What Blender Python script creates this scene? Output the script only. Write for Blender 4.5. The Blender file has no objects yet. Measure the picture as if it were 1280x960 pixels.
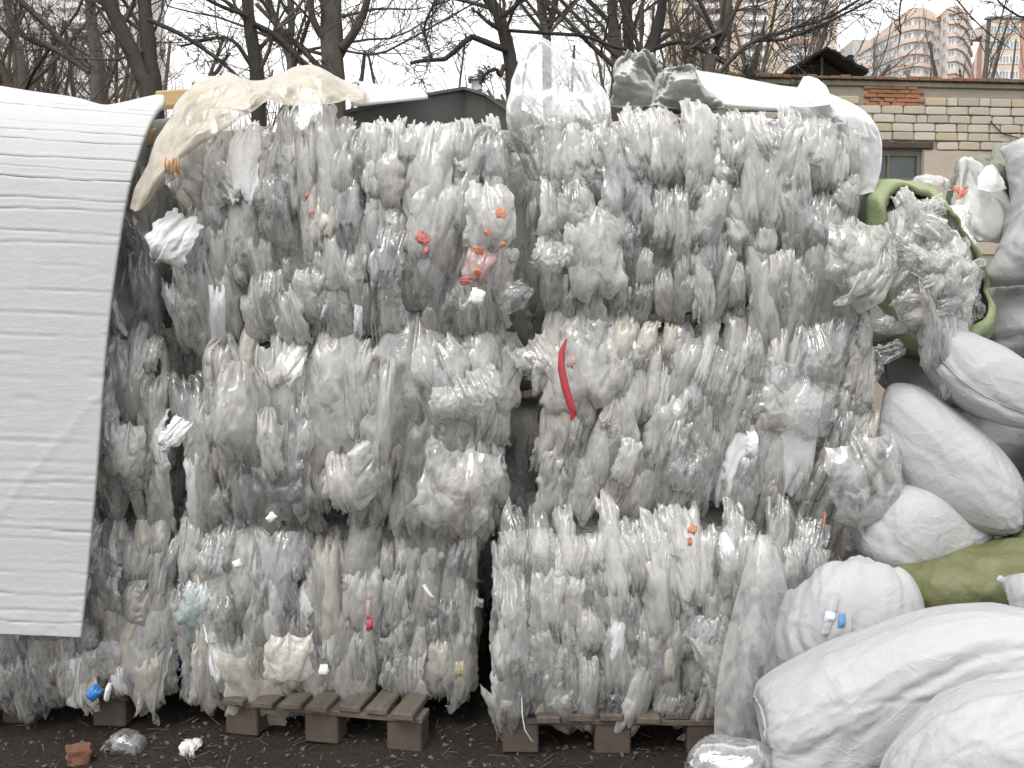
import bpy, bmesh, math, random, time
import numpy as np
from mathutils import Vector, Matrix, Euler, noise as mnoise

random.seed(7)
rng = np.random.default_rng(11)
SC = bpy.context.scene
COL = SC.collection

# ------------------------------------------------------------------ camera, sky, sun, exposure
FPX = 1150.0            # focal length in photograph pixels (1280 wide)
CAMH = 1.55
PITCH = math.atan(80 / FPX)
cam_d = bpy.data.cameras.new("camera")
cam = bpy.data.objects.new("camera", cam_d)
COL.objects.link(cam)
cam.location = (0, 0, CAMH)
cam.rotation_euler = (math.pi / 2 - PITCH, 0, 0)
cam_d.sensor_width = 36.0
cam_d.lens = 36.0 * FPX / 1280.0
cam_d.clip_start = 0.05
cam_d.clip_end = 3000
SC.camera = cam

SUN_EL, SUN_AZ = 58.0, 205.0
world = bpy.data.worlds.new("World")
SC.world = world
world.use_nodes = True
wn, wl = world.node_tree.nodes, world.node_tree.links
wn.clear()
w_out = wn.new("ShaderNodeOutputWorld")
w_bg = wn.new("ShaderNodeBackground")
w_bg.inputs["Strength"].default_value = 0.12
sky = wn.new("ShaderNodeTexSky")
sky.sky_type = 'NISHITA'
sky.sun_disc = False
sky.sun_elevation = math.radians(SUN_EL)
sky.sun_rotation = math.radians(SUN_AZ)
sky.air_density = 1.0
sky.dust_density = 4.0
hs = wn.new("ShaderNodeHueSaturation")
hs.inputs["Saturation"].default_value = 0.12
wmix = wn.new("ShaderNodeMix"); wmix.data_type = 'RGBA'
wmix.inputs["Factor"].default_value = 0.8
wtc = wn.new("ShaderNodeTexCoord")
wno = wn.new("ShaderNodeTexNoise"); wno.inputs["Scale"].default_value = 2.2; wno.inputs["Detail"].default_value = 5
wra = wn.new("ShaderNodeValToRGB")
wra.color_ramp.elements[0].position = 0.3; wra.color_ramp.elements[0].color = (7.9, 7.9, 8.0, 1)
wra.color_ramp.elements[1].position = 0.75; wra.color_ramp.elements[1].color = (9.6, 9.6, 9.6, 1)
wl.new(wtc.outputs["Generated"], wno.inputs["Vector"])
wl.new(wno.outputs["Fac"], wra.inputs["Fac"])
wl.new(sky.outputs[0], hs.inputs["Color"])
wl.new(hs.outputs[0], wmix.inputs["A"])
wl.new(wra.outputs[0], wmix.inputs["B"])
wl.new(wmix.outputs["Result"], w_bg.inputs["Color"])
wl.new(w_bg.outputs[0], w_out.inputs[0])

sun_d = bpy.data.lights.new("sun", 'SUN')
sun_d.energy = 1.2
sun_d.angle = math.radians(30)
sun_d.color = (1.0, 0.97, 0.93)
sun = bpy.data.objects.new("sun", sun_d)
COL.objects.link(sun)
_az, _el = math.radians(SUN_AZ), math.radians(SUN_EL)
_dir = Vector((math.sin(_az) * math.cos(_el), math.cos(_az) * math.cos(_el), math.sin(_el)))
sun.rotation_euler = _dir.to_track_quat('Z', 'Y').to_euler()
sun.location = _dir * 40

SC.view_settings.view_transform = 'Standard'
SC.view_settings.look = 'None'
SC.view_settings.exposure = 0.78
SC.view_settings.gamma = 1.0
SC.view_settings.use_curve_mapping = False
SC.cycles.max_bounces = 8
SC.cycles.diffuse_bounces = 8
SC.cycles.glossy_bounces = 3
SC.cycles.transmission_bounces = 6
SC.cycles.transparent_max_bounces = 8
SC.cycles.caustics_reflective = False
SC.cycles.caustics_refractive = False
SC.cycles.sample_clamp_indirect = 6.0
SC.cycles.use_denoising = True
SC.cycles.use_adaptive_sampling = True
SC.cycles.adaptive_threshold = 0.03

# ------------------------------------------------------------------ helpers
_cp, _sp = math.cos(PITCH), math.sin(PITCH)
def ray(px, py):
    x = (px - 640) / FPX; z = (480 - py) / FPX
    return Vector((x, _cp + z * _sp, -_sp + z * _cp))
def at(px, py, Y):
    """point on the ray of a photo pixel at depth Y (metres in front of the camera)"""
    d = ray(px, py); k = Y / d.y
    return Vector((d.x * k, Y, CAMH + d.z * k))
def ground_at(px, py):
    d = ray(px, py); k = CAMH / -d.z
    return Vector((d.x * k, d.y * k, 0.0))

def tag(o, label=None, cat=None, group=None, kind=None):
    if label: o["label"] = label
    if cat: o["category"] = cat
    if group: o["group"] = group
    if kind: o["kind"] = kind
    return o
def empty(name, loc=(0, 0, 0), rz=0.0):
    o = bpy.data.objects.new(name, None); COL.objects.link(o)
    o.location = loc; o.rotation_euler = (0, 0, rz); o.empty_display_size = 0.1
    return o
def link(name, me, mat=None, parent=None, loc=None, rot=None, scale=None):
    o = bpy.data.objects.new(name, me); COL.objects.link(o)
    if mat is not None:
        if len(me.materials) == 0: me.materials.append(mat)
        elif me.materials[0] is not mat:
            o.material_slots[0].link = 'OBJECT'; o.material_slots[0].material = mat
    if parent is not None: o.parent = parent
    if loc is not None: o.location = loc
    if rot is not None: o.rotation_euler = rot
    if scale is not None: o.scale = scale
    return o
def mesh(name, verts, faces, smooth=False):
    me = bpy.data.meshes.new(name)
    me.from_pydata([tuple(v) for v in verts], [], [tuple(f) for f in faces])
    if smooth: me.polygons.foreach_set("use_smooth", [True] * len(me.polygons))
    me.update()
    return me
def grid_faces(n, m, wrap=False):
    i = np.arange(n - 1)[:, None]; j = np.arange(m if wrap else m - 1)[None, :]
    a = i * m + j; b = i * m + (j + 1) % m
    return np.stack([a, b, b + m, a + m], -1).reshape(-1, 4)
def grid_mesh(name, P, wrap=False, smooth=True):
    n, m = P.shape[:2]
    V = P.reshape(-1, 3); F = grid_faces(n, m, wrap)
    me = bpy.data.meshes.new(name)
    me.vertices.add(len(V)); me.vertices.foreach_set("co", V.astype(np.float32).ravel())
    me.loops.add(F.size); me.loops.foreach_set("vertex_index", F.astype(np.int32).ravel())
    me.polygons.add(len(F)); me.polygons.foreach_set("loop_start", np.arange(0, F.size, 4, dtype=np.int32))
    me.polygons.foreach_set("use_smooth", np.full(len(F), smooth))
    me.update(calc_edges=True)
    return me
def box_data(x0, x1, y0, y1, z0, z1):
    v = [(x0,y0,z0),(x1,y0,z0),(x1,y1,z0),(x0,y1,z0),(x0,y0,z1),(x1,y0,z1),(x1,y1,z1),(x0,y1,z1)]
    f = [(0,3,2,1),(4,5,6,7),(0,1,5,4),(1,2,6,5),(2,3,7,6),(3,0,4,7)]
    return v, f
class MB:
    def __init__(s): s.v = []; s.f = []
    def add(s, v, f, M=None):
        o = len(s.v)
        s.v += [tuple(M @ Vector(p)) if M is not None else tuple(p) for p in v]
        s.f += [tuple(i + o for i in q) for q in f]
        return s
    def box(s, x0, x1, y0, y1, z0, z1, M=None):
        return s.add(*box_data(x0, x1, y0, y1, z0, z1), M)
    def tube(s, pts, rad, n=6, cap=True):
        pts = [Vector(p) for p in pts]; o = len(s.v); k = len(pts)
        up = Vector((0.3, 0.2, 1)).normalized()
        for i, p in enumerate(pts):
            t = (pts[min(i + 1, k - 1)] - pts[max(i - 1, 0)]).normalized()
            a = t.cross(up)
            if a.length < 0.05: a = t.cross(Vector((1, 0, 0)))
            a.normalize(); b = t.cross(a)
            r = rad[i] if hasattr(rad, '__len__') else rad
            for q in range(n):
                th = 2 * math.pi * q / n
                s.v.append(tuple(p + a * (r * math.cos(th)) + b * (r * math.sin(th))))
        for i in range(k - 1):
            for q in range(n):
                s.f.append((o + i*n + q, o + i*n + (q+1) % n, o + (i+1)*n + (q+1) % n, o + (i+1)*n + q))
        if cap:
            s.f.append(tuple(o + q for q in range(n))[::-1]); s.f.append(tuple(o + (k-1)*n + q for q in range(n)))
        return s
    def build(s, name, mat, parent=None, smooth=False, bevel=0.0):
        me = mesh(name, s.v, s.f, smooth)
        if bevel:
            bm = bmesh.new(); bm.from_mesh(me)
            bmesh.ops.bevel(bm, geom=bm.edges[:], offset=bevel, segments=1, affect='EDGES', clamp_overlap=True)
            bm.to_mesh(me); bm.free()
        return link(name, me, mat, parent)

# ------------------------------------------------------------------ materials
class NT:
    """small node helper"""
    def __init__(s, name):
        s.m = bpy.data.materials.new(name); s.m.use_nodes = True
        s.t = s.m.node_tree; s.t.nodes.clear(); s.out = s.n("ShaderNodeOutputMaterial")
    def n(s, k, **kw):
        x = s.t.nodes.new(k)
        for a, b in kw.items(): setattr(x, a, b)
        return x
    def l(s, a, b): s.t.links.new(a, b)
    def math(s, op, a, b=None, c=None):
        x = s.n("ShaderNodeMath", operation=op)
        for i, q in enumerate((a, b, c)):
            if q is None: continue
            if isinstance(q, (int, float)): x.inputs[i].default_value = q
            else: s.l(q, x.inputs[i])
        return x.outputs[0]
    def coords(s, kind="Object", scale=(1, 1, 1), rand=0.0):
        tc = s.n("ShaderNodeTexCoord"); mp = s.n("ShaderNodeMapping")
        mp.inputs["Scale"].default_value = scale
        s.l(tc.outputs[kind], mp.inputs["Vector"])
        if rand:
            oi = s.n("ShaderNodeObjectInfo"); vm = s.n("ShaderNodeVectorMath", operation='SCALE')
            vm.inputs[0].default_value = (rand, rand * 1.7, rand * 0.6)
            s.l(oi.outputs["Random"], vm.inputs["Scale"]); s.l(vm.outputs[0], mp.inputs["Location"])
        return mp.outputs[0]
    def noise(s, vec, scale, detail=3, rough=0.55, dist=0.0):
        x = s.n("ShaderNodeTexNoise"); x.inputs["Scale"].default_value = scale
        x.inputs["Detail"].default_value = detail; x.inputs["Roughness"].default_value = rough
        x.inputs["Distortion"].default_value = dist
        s.l(vec, x.inputs["Vector"]); return x.outputs["Fac"]
    def ramp(s, fac, stops):
        x = s.n("ShaderNodeValToRGB"); e = x.color_ramp.elements
        while len(e) < len(stops): e.new(0.5)
        for q, (p, c) in zip(e, stops):
            q.position = p; q.color = (*c, 1) if len(c) == 3 else c
        s.l(fac, x.inputs["Fac"]); return x.outputs["Color"]
    def mixc(s, fac, a, b, blend='MIX'):
        x = s.n("ShaderNodeMix", data_type='RGBA', blend_type=blend)
        for nme, q in (("Factor", fac), ("A", a), ("B", b)):
            i = [k for k in x.inputs if k.name == nme and (k.type == 'RGBA' or nme == "Factor" and k.type == 'VALUE')][0]
            if isinstance(q, (int, float)): i.default_value = q
            elif isinstance(q, tuple): i.default_value = (*q, 1) if len(q) == 3 else q
            else: s.l(q, i)
        return [k for k in x.outputs if k.type == 'RGBA'][0]
    def bump(s, h, strength=0.5, dist=0.01):
        x = s.n("ShaderNodeBump"); x.inputs["Strength"].default_value = strength
        x.inputs["Distance"].default_value = dist; s.l(h, x.inputs["Height"]); return x.outputs[0]
    def pbsdf(s, col, rough=0.7, normal=None, spec=0.4, metallic=0.0):
        b = s.n("ShaderNodeBsdfPrincipled")
        for nme, q in (("Base Color", col), ("Roughness", rough), ("Specular IOR Level", spec), ("Metallic", metallic)):
            i = b.inputs[nme]
            if isinstance(q, tuple): i.default_value = (*q, 1)
            elif isinstance(q, (int, float)): i.default_value = q
            else: s.l(q, i)
        if normal is not None: s.l(normal, b.inputs["Normal"])
        return b.outputs[0]
    def done(s, sh): s.l(sh, s.out.inputs["Surface"]); return s.m

def film_mat(name, col, a0, transl=0.4, rough=0.2, gloss=2.0, var=0.25, dirt=(0.40, 0.36, 0.30), dirt_amt=0.35, crack=0.2, ink=None):
    """thin polythene film: scatters, transmits and mirrors light; more opaque when seen at a slant (longer path through the film)"""
    t = NT(name)
    v = t.coords("Object", (1.5, 1.0, 0.7), 9.0)
    n1 = t.noise(v, 14, 3, 0.65, 0.5)
    ns = t.noise(t.coords("Object", (1.0, 1.0, 0.7), 7.0), 17, 2, 0.5, 1.2)
    nb = t.bump(t.math('ABSOLUTE', t.math('SUBTRACT', ns, 0.5)), crack, 0.02)
    oi = t.n("ShaderNodeObjectInfo")
    k = t.math('MULTIPLY_ADD', oi.outputs["Random"], -var, 1.0)
    hsv = t.n("ShaderNodeHueSaturation"); hsv.inputs["Color"].default_value = (*col, 1); t.l(k, hsv.inputs["Value"])
    dm = t.math('MULTIPLY', t.math('MINIMUM', t.math('MAXIMUM', t.math('MULTIPLY_ADD', n1, 3.4, -1.75), 0.0), 1.0), dirt_amt)
    c = t.mixc(dm, hsv.outputs[0], dirt)
    if ink:
        nk = t.noise(t.coords("Object", (1, 1, 1), 0.0), ink[1], 1, 0.4, 2.5)
        c = t.mixc(t.ramp(t.math('ABSOLUTE', t.math('SUBTRACT', nk, 0.5)), [(ink[2], (1, 1, 1)), (ink[2] + .012, (0, 0, 0))]), c, ink[0])
    geo = t.n("ShaderNodeNewGeometry")
    dt = t.n("ShaderNodeVectorMath", operation='DOT_PRODUCT'); t.l(geo.outputs["Normal"], dt.inputs[0]); t.l(geo.outputs["Incoming"], dt.inputs[1])
    cs = t.math('MAXIMUM', t.math('ABSOLUTE', dt.outputs["Value"]), 0.18)
    aa = t.math('MINIMUM', t.math('MAXIMUM', t.math('MULTIPLY_ADD', ns, 0.9, t.math('MULTIPLY_ADD', n1, 0.5, a0 - 0.70)), 0.06), 0.97)
    alpha = t.math('SUBTRACT', 1.0, t.math('POWER', t.math('SUBTRACT', 1.0, aa), t.math('DIVIDE', 1.0, cs)))
    dif = t.n("ShaderNodeBsdfDiffuse"); tr = t.n("ShaderNodeBsdfTranslucent"); tp = t.n("ShaderNodeBsdfTransparent"); gl = t.n("ShaderNodeBsdfGlossy")
    for x in (dif, tr): t.l(c, x.inputs["Color"])
    gl.inputs["Roughness"].default_value = rough
    for x in (dif, gl): t.l(nb, x.inputs["Normal"])
    m1 = t.n("ShaderNodeMixShader"); m1.inputs[0].default_value = transl; t.l(dif.outputs[0], m1.inputs[1]); t.l(tr.outputs[0], m1.inputs[2])
    m2 = t.n("ShaderNodeMixShader"); t.l(alpha, m2.inputs[0]); t.l(tp.outputs[0], m2.inputs[1]); t.l(m1.outputs[0], m2.inputs[2])
    fr = t.n("ShaderNodeFresnel"); fr.inputs["IOR"].default_value = 1.52
    fm = t.math('MINIMUM', t.math('MULTIPLY', fr.outputs[0], gloss), 0.6)
    m3 = t.n("ShaderNodeMixShader"); t.l(fm, m3.inputs[0]); t.l(m2.outputs[0], m3.inputs[1]); t.l(gl.outputs[0], m3.inputs[2])
    return t.done(m3.outputs[0])

FM = {
 'milky':  film_mat("film_milky", (0.978, 0.965, 0.94), 0.47, 0.46, 0.23, 1.8, 0.08, dirt_amt=0.12),
 'clear':  film_mat("film_clear", (0.97, 0.97, 0.96), 0.14, 0.48, 0.11, 2.6, 0.04, dirt_amt=0.08),
 'grey':   film_mat("film_grey", (0.90, 0.885, 0.85), 0.44, 0.46, 0.23, 1.8, 0.2, dirt_amt=0.2),
 'white':  film_mat("film_white", (0.96, 0.96, 0.955), 0.90, 0.30, 0.35, 1.2, 0.04, dirt_amt=0.08),
 'beige':  film_mat("film_beige", (0.90, 0.86, 0.76), 0.60, 0.42, 0.26, 1.7, 0.1, dirt_amt=0.2),
 'haze':   film_mat("film_haze", (0.975, 0.968, 0.95), 0.27, 0.48, 0.16, 2.4, 0.05, dirt_amt=0.1),
 'curtain': film_mat("film_curtain", (0.84, 0.84, 0.83), 0.42, 0.48, 0.2, 1.8, 0.0, dirt_amt=0.1, crack=0.05),
 'inked':  film_mat("film_inked", (0.94, 0.94, 0.94), 0.80, 0.35, 0.28, 1.4, 0.04, dirt_amt=0.05, ink=((0.04, 0.06, 0.22), 24, 0.03)),
 'blue':   film_mat("film_blue", (0.05, 0.13, 0.42), 0.85, 0.3, 0.25, dirt_amt=0.05),
 'aqua':   film_mat("film_aqua", (0.52, 0.66, 0.68), 0.45, 0.45),
 'red':    film_mat("film_red", (0.62, 0.05, 0.07), 0.85, 0.3, dirt_amt=0.05),
 'orange': film_mat("film_orange", (0.80, 0.22, 0.06), 0.75, 0.35, dirt_amt=0.05),
 'yellow': film_mat("film_yellow", (0.74, 0.60, 0.26), 0.5, 0.4, dirt_amt=0.2),
}
t = NT("film_packed")
v = t.coords("Object", (1, 1, 0.35), 3.0)
r = t.math('ABSOLUTE', t.math('SUBTRACT', t.noise(v, 22, 5, 0.6, 1.2), 0.5))
FM['packed'] = t.done(t.pbsdf(t.mixc(t.noise(t.coords("Object"), 6, 4), (0.76, 0.75, 0.72), (0.88, 0.87, 0.84)), 0.5, t.bump(r, 1.0, 0.05), 0.4))

# ------------------------------------------------------------------ film simulation: sheets of thin film, gathered, squeezed and puffed (position based, all variants at once)
def sim_sheets(kinds, n=40, m=30, steps=120, iters=3, seed=3):
    B = len(kinds); g = np.random.default_rng(seed)
    W = np.zeros(B, np.float32); H = np.zeros(B, np.float32)
    P = np.zeros((B, n, m, 3), np.float32); K = np.zeros((B, n, m), bool); T = np.zeros((B, n, m, 3), np.float32)
    press = np.zeros(B, np.float32); grav = np.zeros(B, np.float32)
    uu = np.linspace(-1, 1, m); vv = np.linspace(-1, 1, n)
    def lo(k, a):  # slow 1-D wobble
        x = np.linspace(0, 1, k); return a * (np.sin(x * g.uniform(2, 5) + g.uniform(0, 6)) + .6 * np.sin(x * g.uniform(5, 9) + g.uniform(0, 6)))
    def sm(k, a):  # smooth 1-D jitter
        x = np.convolve(np.pad(g.normal(size=k), 1, 'edge'), np.ones(3) / 3, 'valid') * 1.4
        return a * x
    for b, kd in enumerate(kinds):
        if kd == 'pouch': W[b], H[b] = g.uniform(.22, .34), g.uniform(.24, .38)
        elif kd == 'pleat': W[b], H[b] = g.uniform(.26, .40), g.uniform(.30, .48)
        elif kd == 'flap': W[b], H[b] = g.uniform(.22, .32), g.uniform(.22, .36)
        elif kd == 'crumple': W[b], H[b] = g.uniform(.24, .34), g.uniform(.26, .36)
        else: W[b], H[b] = g.uniform(.34, .46), g.uniform(.36, .52)
        X, Z = np.meshgrid(uu * W[b] / 2, vv * H[b] / 2)
        P[b, :, :, 0] = X; P[b, :, :, 2] = Z
        T[b] = P[b]
        k = K[b]; tb = T[b]
        if kd == 'pouch':
            s = g.uniform(.3, .5)
            for row, sg in ((0, -1), (n - 1, 1)):
                k[row] = True
                tb[row, :, 0] = X[row] * s + sm(m, .010); tb[row, :, 1] = .05 + sm(m, .016); tb[row, :, 2] = sg * H[b] * g.uniform(.34, .42) + lo(m, .010)
            for c in (0, m - 1):
                k[:, c] = True
                pr = 1 - (1 - s * 1.25) * np.abs(vv) ** 1.5
                tb[1:-1, c, 0] = (X[:, c] * .62 * pr + sm(n, .006))[1:-1]; tb[1:-1, c, 1] = .055; tb[1:-1, c, 2] *= .8
            press[b] = g.uniform(.08, .32)
        elif kd == 'pleat':
            s = g.uniform(.36, .55)
            for row, sg in ((0, -1), (n - 1, 1)):
                k[row] = True
                tb[row, :, 0] = X[row] * s * g.uniform(.7, 1.) + sm(m, .008); tb[row, :, 1] = .045 + sm(m, .018); tb[row, :, 2] = sg * H[b] * g.uniform(.40, .46) + lo(m, .012)
            for c in (0, m - 1):
                k[:, c] = True
                tb[1:-1, c, 0] = (X[:, c] * s * 1.15 + sm(n, .006))[1:-1]; tb[1:-1, c, 1] = .06 + sm(n, .008)[1:-1]; tb[1:-1, c, 2] *= .9
            press[b] = g.uniform(.05, .3)
        elif kd == 'flap':
            s = g.uniform(.55, .75); k[n - 1] = True
            tb[n - 1, :, 0] = X[0] * s + sm(m, .01); tb[n - 1, :, 1] = .04 + sm(m, .03); tb[n - 1, :, 2] = H[b] * .40 + sm(m, .016)
            for j in (0, m // 3 + int(g.integers(-2, 3)), 2 * m // 3 + int(g.integers(-2, 3)), m - 1):
                i = int(g.integers(0, n // 4)); k[i, j] = True
                tb[i, j] = (X[i, j] * g.uniform(.4, .9) + g.normal(0, .02), g.uniform(-.03, .04), Z[i, j] * g.uniform(.6, .85))
            press[b] = g.uniform(-.05, .2); grav[b] = .1
        elif kd == 'crumple':
            s = g.uniform(.5, .68)
            k[0] = k[-1] = True; k[:, 0] = k[:, -1] = True
            a = g.uniform(-.35, .35)
            tb[k, 0] = (P[b][k][:, 0] * math.cos(a) + P[b][k][:, 2] * math.sin(a)) * s
            tb[k, 2] = (-P[b][k][:, 0] * math.sin(a) + P[b][k][:, 2] * math.cos(a)) * (s + .12)
            tb[k, 1] = .05 + g.normal(size=k.sum()) * .012
            press[b] = g.uniform(.0, .3)
        else:
            pts = [(n - 1, 0), (n - 1, m - 1), (n - 1, m // 2), (0, m // 2), (0, 1), (0, m - 2), (n // 2, 0), (n // 2, m - 1)]
            for (i, j) in pts:
                i = int(np.clip(i + g.integers(-2, 3), 0, n - 1)); j = int(np.clip(j + g.integers(-2, 3), 0, m - 1))
                k[i, j] = True; tb[i, j] = (X[i, j] * g.uniform(.55, .85), .05 + g.uniform(-.02, .03), Z[i, j] * g.uniform(.8, .95))
            press[b] = g.uniform(.1, .35); grav[b] = .2
    # initial out-of-plane ripple
    for b in range(B):
        z = g.normal(size=(n, m)); f = g.uniform(3, 7)
        P[b, :, :, 1] += .0035 * z - .008 * np.abs(np.sin(f * uu * 2 + g.uniform(0, 6)))[None, :] * (1 - np.abs(vv))[:, None]
    P0 = P.copy(); V = np.zeros_like(P)
    dx = (W / (m - 1))[:, None, None]; dz = (H / (n - 1))[:, None, None]; dd = np.sqrt(dx ** 2 + dz ** 2)
    wi = np.where(K, 0., 1.).astype(np.float32)
    S = np.s_
    fam = []
    for p in (0, 1):
        fam.append((S[:, :, p:m-1:2], S[:, :, p+1:m:2], dx, 1.0, False))
        fam.append((S[:, p:n-1:2, :], S[:, p+1:n:2, :], dz, 1.0, False))
        fam.append((S[:, p:n-1:2, :-1], S[:, p+1:n:2, 1:], dd, .6, False))
        fam.append((S[:, p:n-1:2, 1:], S[:, p+1:n:2, :-1], dd, .6, False))
    for p in range(4):
        if len(range(p, m - 2, 4)): fam.append((S[:, :, p:m-2:4], S[:, :, p+2:m:4], 2 * dx, .05, True))
        if len(range(p, n - 2, 4)): fam.append((S[:, p:n-2:4, :], S[:, p+2:n:4, :], 2 * dz, .05, True))
    dt = .016; ramp_n = int(steps * .72)
    Kx = K[..., None]
    for s in range(steps):
        a = min(1., s / ramp_n); a = a * a * (3 - 2 * a)
        V[..., 1] -= (press * 9 * dt * (0.4 + a))[:, None, None]
        V[..., 2] -= (grav * 9 * dt)[:, None, None]
        V *= .90
        Q = P + V * dt
        Q = np.where(Kx, P0 + (T - P0) * a, Q)
        for it in range(iters):
            for (A, C, L, st, only_in) in fam:
                d = Q[C] - Q[A]; ln = np.sqrt((d * d).sum(-1)) + 1e-9
                wa, wc = wi[A], wi[C]; ws = wa + wc
                e = (ln - L) / ln * st
                if only_in: e = np.minimum(e, 0)
                e = np.where(ws > 0, e / np.maximum(ws, 1e-6), 0)[..., None]
                d = d * e
                Q[A] += d * wa[..., None]; Q[C] -= d * wc[..., None]
            Q[..., 1] = np.where((Q[..., 1] > .055) & ~K, .055, Q[..., 1])
        V = (Q - P) / dt; V = np.clip(V, -2, 2); P = Q
    return P

def resample(A, U, V):
    """bicubic (Catmull-Rom) lookup of the grid A at fractional rows V and columns U"""
    n, m = A.shape[:2]
    def w(t): return np.stack([-.5*t+t*t-.5*t**3, 1-2.5*t*t+1.5*t**3, .5*t+2*t*t-1.5*t**3, -.5*t*t+.5*t**3], -1)
    i0 = np.clip(np.floor(V).astype(int), 0, n - 2); j0 = np.clip(np.floor(U).astype(int), 0, m - 2)
    wv = w(V - i0); wu = w(U - j0); out = 0
    for a in range(4):
        for b in range(4):
            out = out + A[np.clip(i0 + a - 1, 0, n - 1), np.clip(j0 + b - 1, 0, m - 1)] * (wv[..., a] * wu[..., b])[..., None]
    return out
def smooth1(g, k, size, amp):
    x = np.linspace(0, k, size); y = 0
    for q in range(1, 4): y = y + np.sin(x * q * g.uniform(.7, 1.3) + g.uniform(0, 6.3)) / q
    return amp * y
def normals_of(P):
    du = np.gradient(P, axis=1); dv = np.gradient(P, axis=0); N = np.cross(du, dv)
    return N / (np.linalg.norm(N, axis=-1, keepdims=True) + 1e-9)
def crease_height(g, X, Z, count, amp, vert=.6, reach=.05):
    """sharp straight folds in random directions, mostly along the length of the piece, each fading out to the sides"""
    wx = X + .008 * np.sin(Z * 31 + g.uniform(0, 6)) + .004 * np.sin(Z * 80 + X * 40 + g.uniform(0, 6)); wz = Z + .008 * np.sin(X * 37 + g.uniform(0, 6))
    h = np.zeros_like(X); R = max(np.ptp(X), np.ptp(Z)) / 2
    for q in range(count):
        th = g.normal(0, .35) if g.random() < vert else g.uniform(0, math.pi)
        c, s_ = math.cos(th), math.sin(th)
        d = wx * c + wz * s_ - g.uniform(-R, R) ; a = -wx * s_ + wz * c - g.uniform(-R, R) * .7
        w = reach * g.uniform(.15, 1.0); L = R * g.uniform(.25, 1.0)
        tent = np.clip(1 - np.abs(d) / w, 0, 1) * np.clip(1.4 - np.abs(a) / L, 0, 1)
        h += amp * (w / reach) ** .8 * g.choice([-1, 1, 1]) * g.uniform(.4, 1) * tent
    return h
def finish_piece(P, g, n=64, m=48, count=34, amp=.010, ragged=.06, vert=.6, flat=.48, bend=(.05, .03)):
    n0, m0 = P.shape[:2]
    v, u = np.meshgrid(np.linspace(0, 1, n), np.linspace(0, 1, m), indexing='ij')
    lo = np.abs(smooth1(g, 9, m, ragged))[None, :]; hi = 1 - np.abs(smooth1(g, 9, m, ragged * .6))[None, :]
    le = np.abs(smooth1(g, 9, n, ragged * .7))[:, None]; ri = 1 - np.abs(smooth1(g, 9, n, ragged * .7))[:, None]
    Q = resample(P, np.clip(le + (ri - le) * u, 0, 1) * (m0 - 1), np.clip(lo + (hi - lo) * v, 0, 1) * (n0 - 1))
    Q[..., 1] = Q[..., 1] * flat + bend[0] * np.abs(2 * v - 1) ** 3 + bend[1] * np.abs(2 * u - 1) ** 3
    N = normals_of(Q)
    X = (u - .5) * .30; Z = (v - .5) * .36
    h = crease_height(g, X, Z, count, amp, vert) + crease_height(g, X, Z, 20, .0034, vert * .6, .022)
    return Q + N * h[..., None]

_t0 = time.time()
KINDS = ['pouch'] * 12 + ['pleat'] * 18 + ['flap'] * 10 + ['crumple'] * 8 + ['sheet'] * 6
_P = sim_sheets(KINDS)
PIECES = {}
_g = np.random.default_rng(5)
for b, kd in enumerate(KINDS):
    me = grid_mesh("film_" + kd, finish_piece(_P[b], _g, count={'pleat': 17, 'sheet': 20, 'crumple': 30}.get(kd, 18), vert={'pleat': .65, 'crumple': .3}.get(kd, .6), bend={'flap': (.05, .02), 'sheet': (.06, .03)}.get(kd, (.085, .04)), amp={'pleat': .0075, 'pouch': .007}.get(kd, .009)))
    PIECES.setdefault(kd, []).append(me)
print("film sim %.1fs" % (time.time() - _t0))
# ------------------------------------------------------------------ bales
def bale_core(w, h, d, seed):
    """packed inner block of a bale: rounded box pushed in and out by noise; origin at the bottom centre of the front face"""
    bm = bmesh.new(); bmesh.ops.create_cube(bm, size=1.0)
    bmesh.ops.subdivide_edges(bm, edges=bm.edges[:], cuts=11, use_grid_fill=True)
    for q in bm.verts:
        x, y, z = q.co * 2
        def rr(a, b, c): return a * math.sqrt(max(0, 1 - .22 * b * b - .22 * c * c + .1 * b * b * c * c))
        p = Vector((rr(x, y, z), rr(y, x, z), rr(z, x, y)))
        k = mnoise.noise(Vector((p.x * w * 5, p.y * 5, p.z * 2.5)) + Vector((seed, 0, 0))) * .05
        q.co = Vector((p.x * w / 2, p.y * d / 2 + d / 2, p.z * h / 2 + h / 2)) + p.normalized() * k
    me = bpy.data.meshes.new("packed_film"); bm.to_mesh(me); bm.free()
    me.polygons.foreach_set("use_smooth", [True] * len(me.polygons))
    return me

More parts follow.
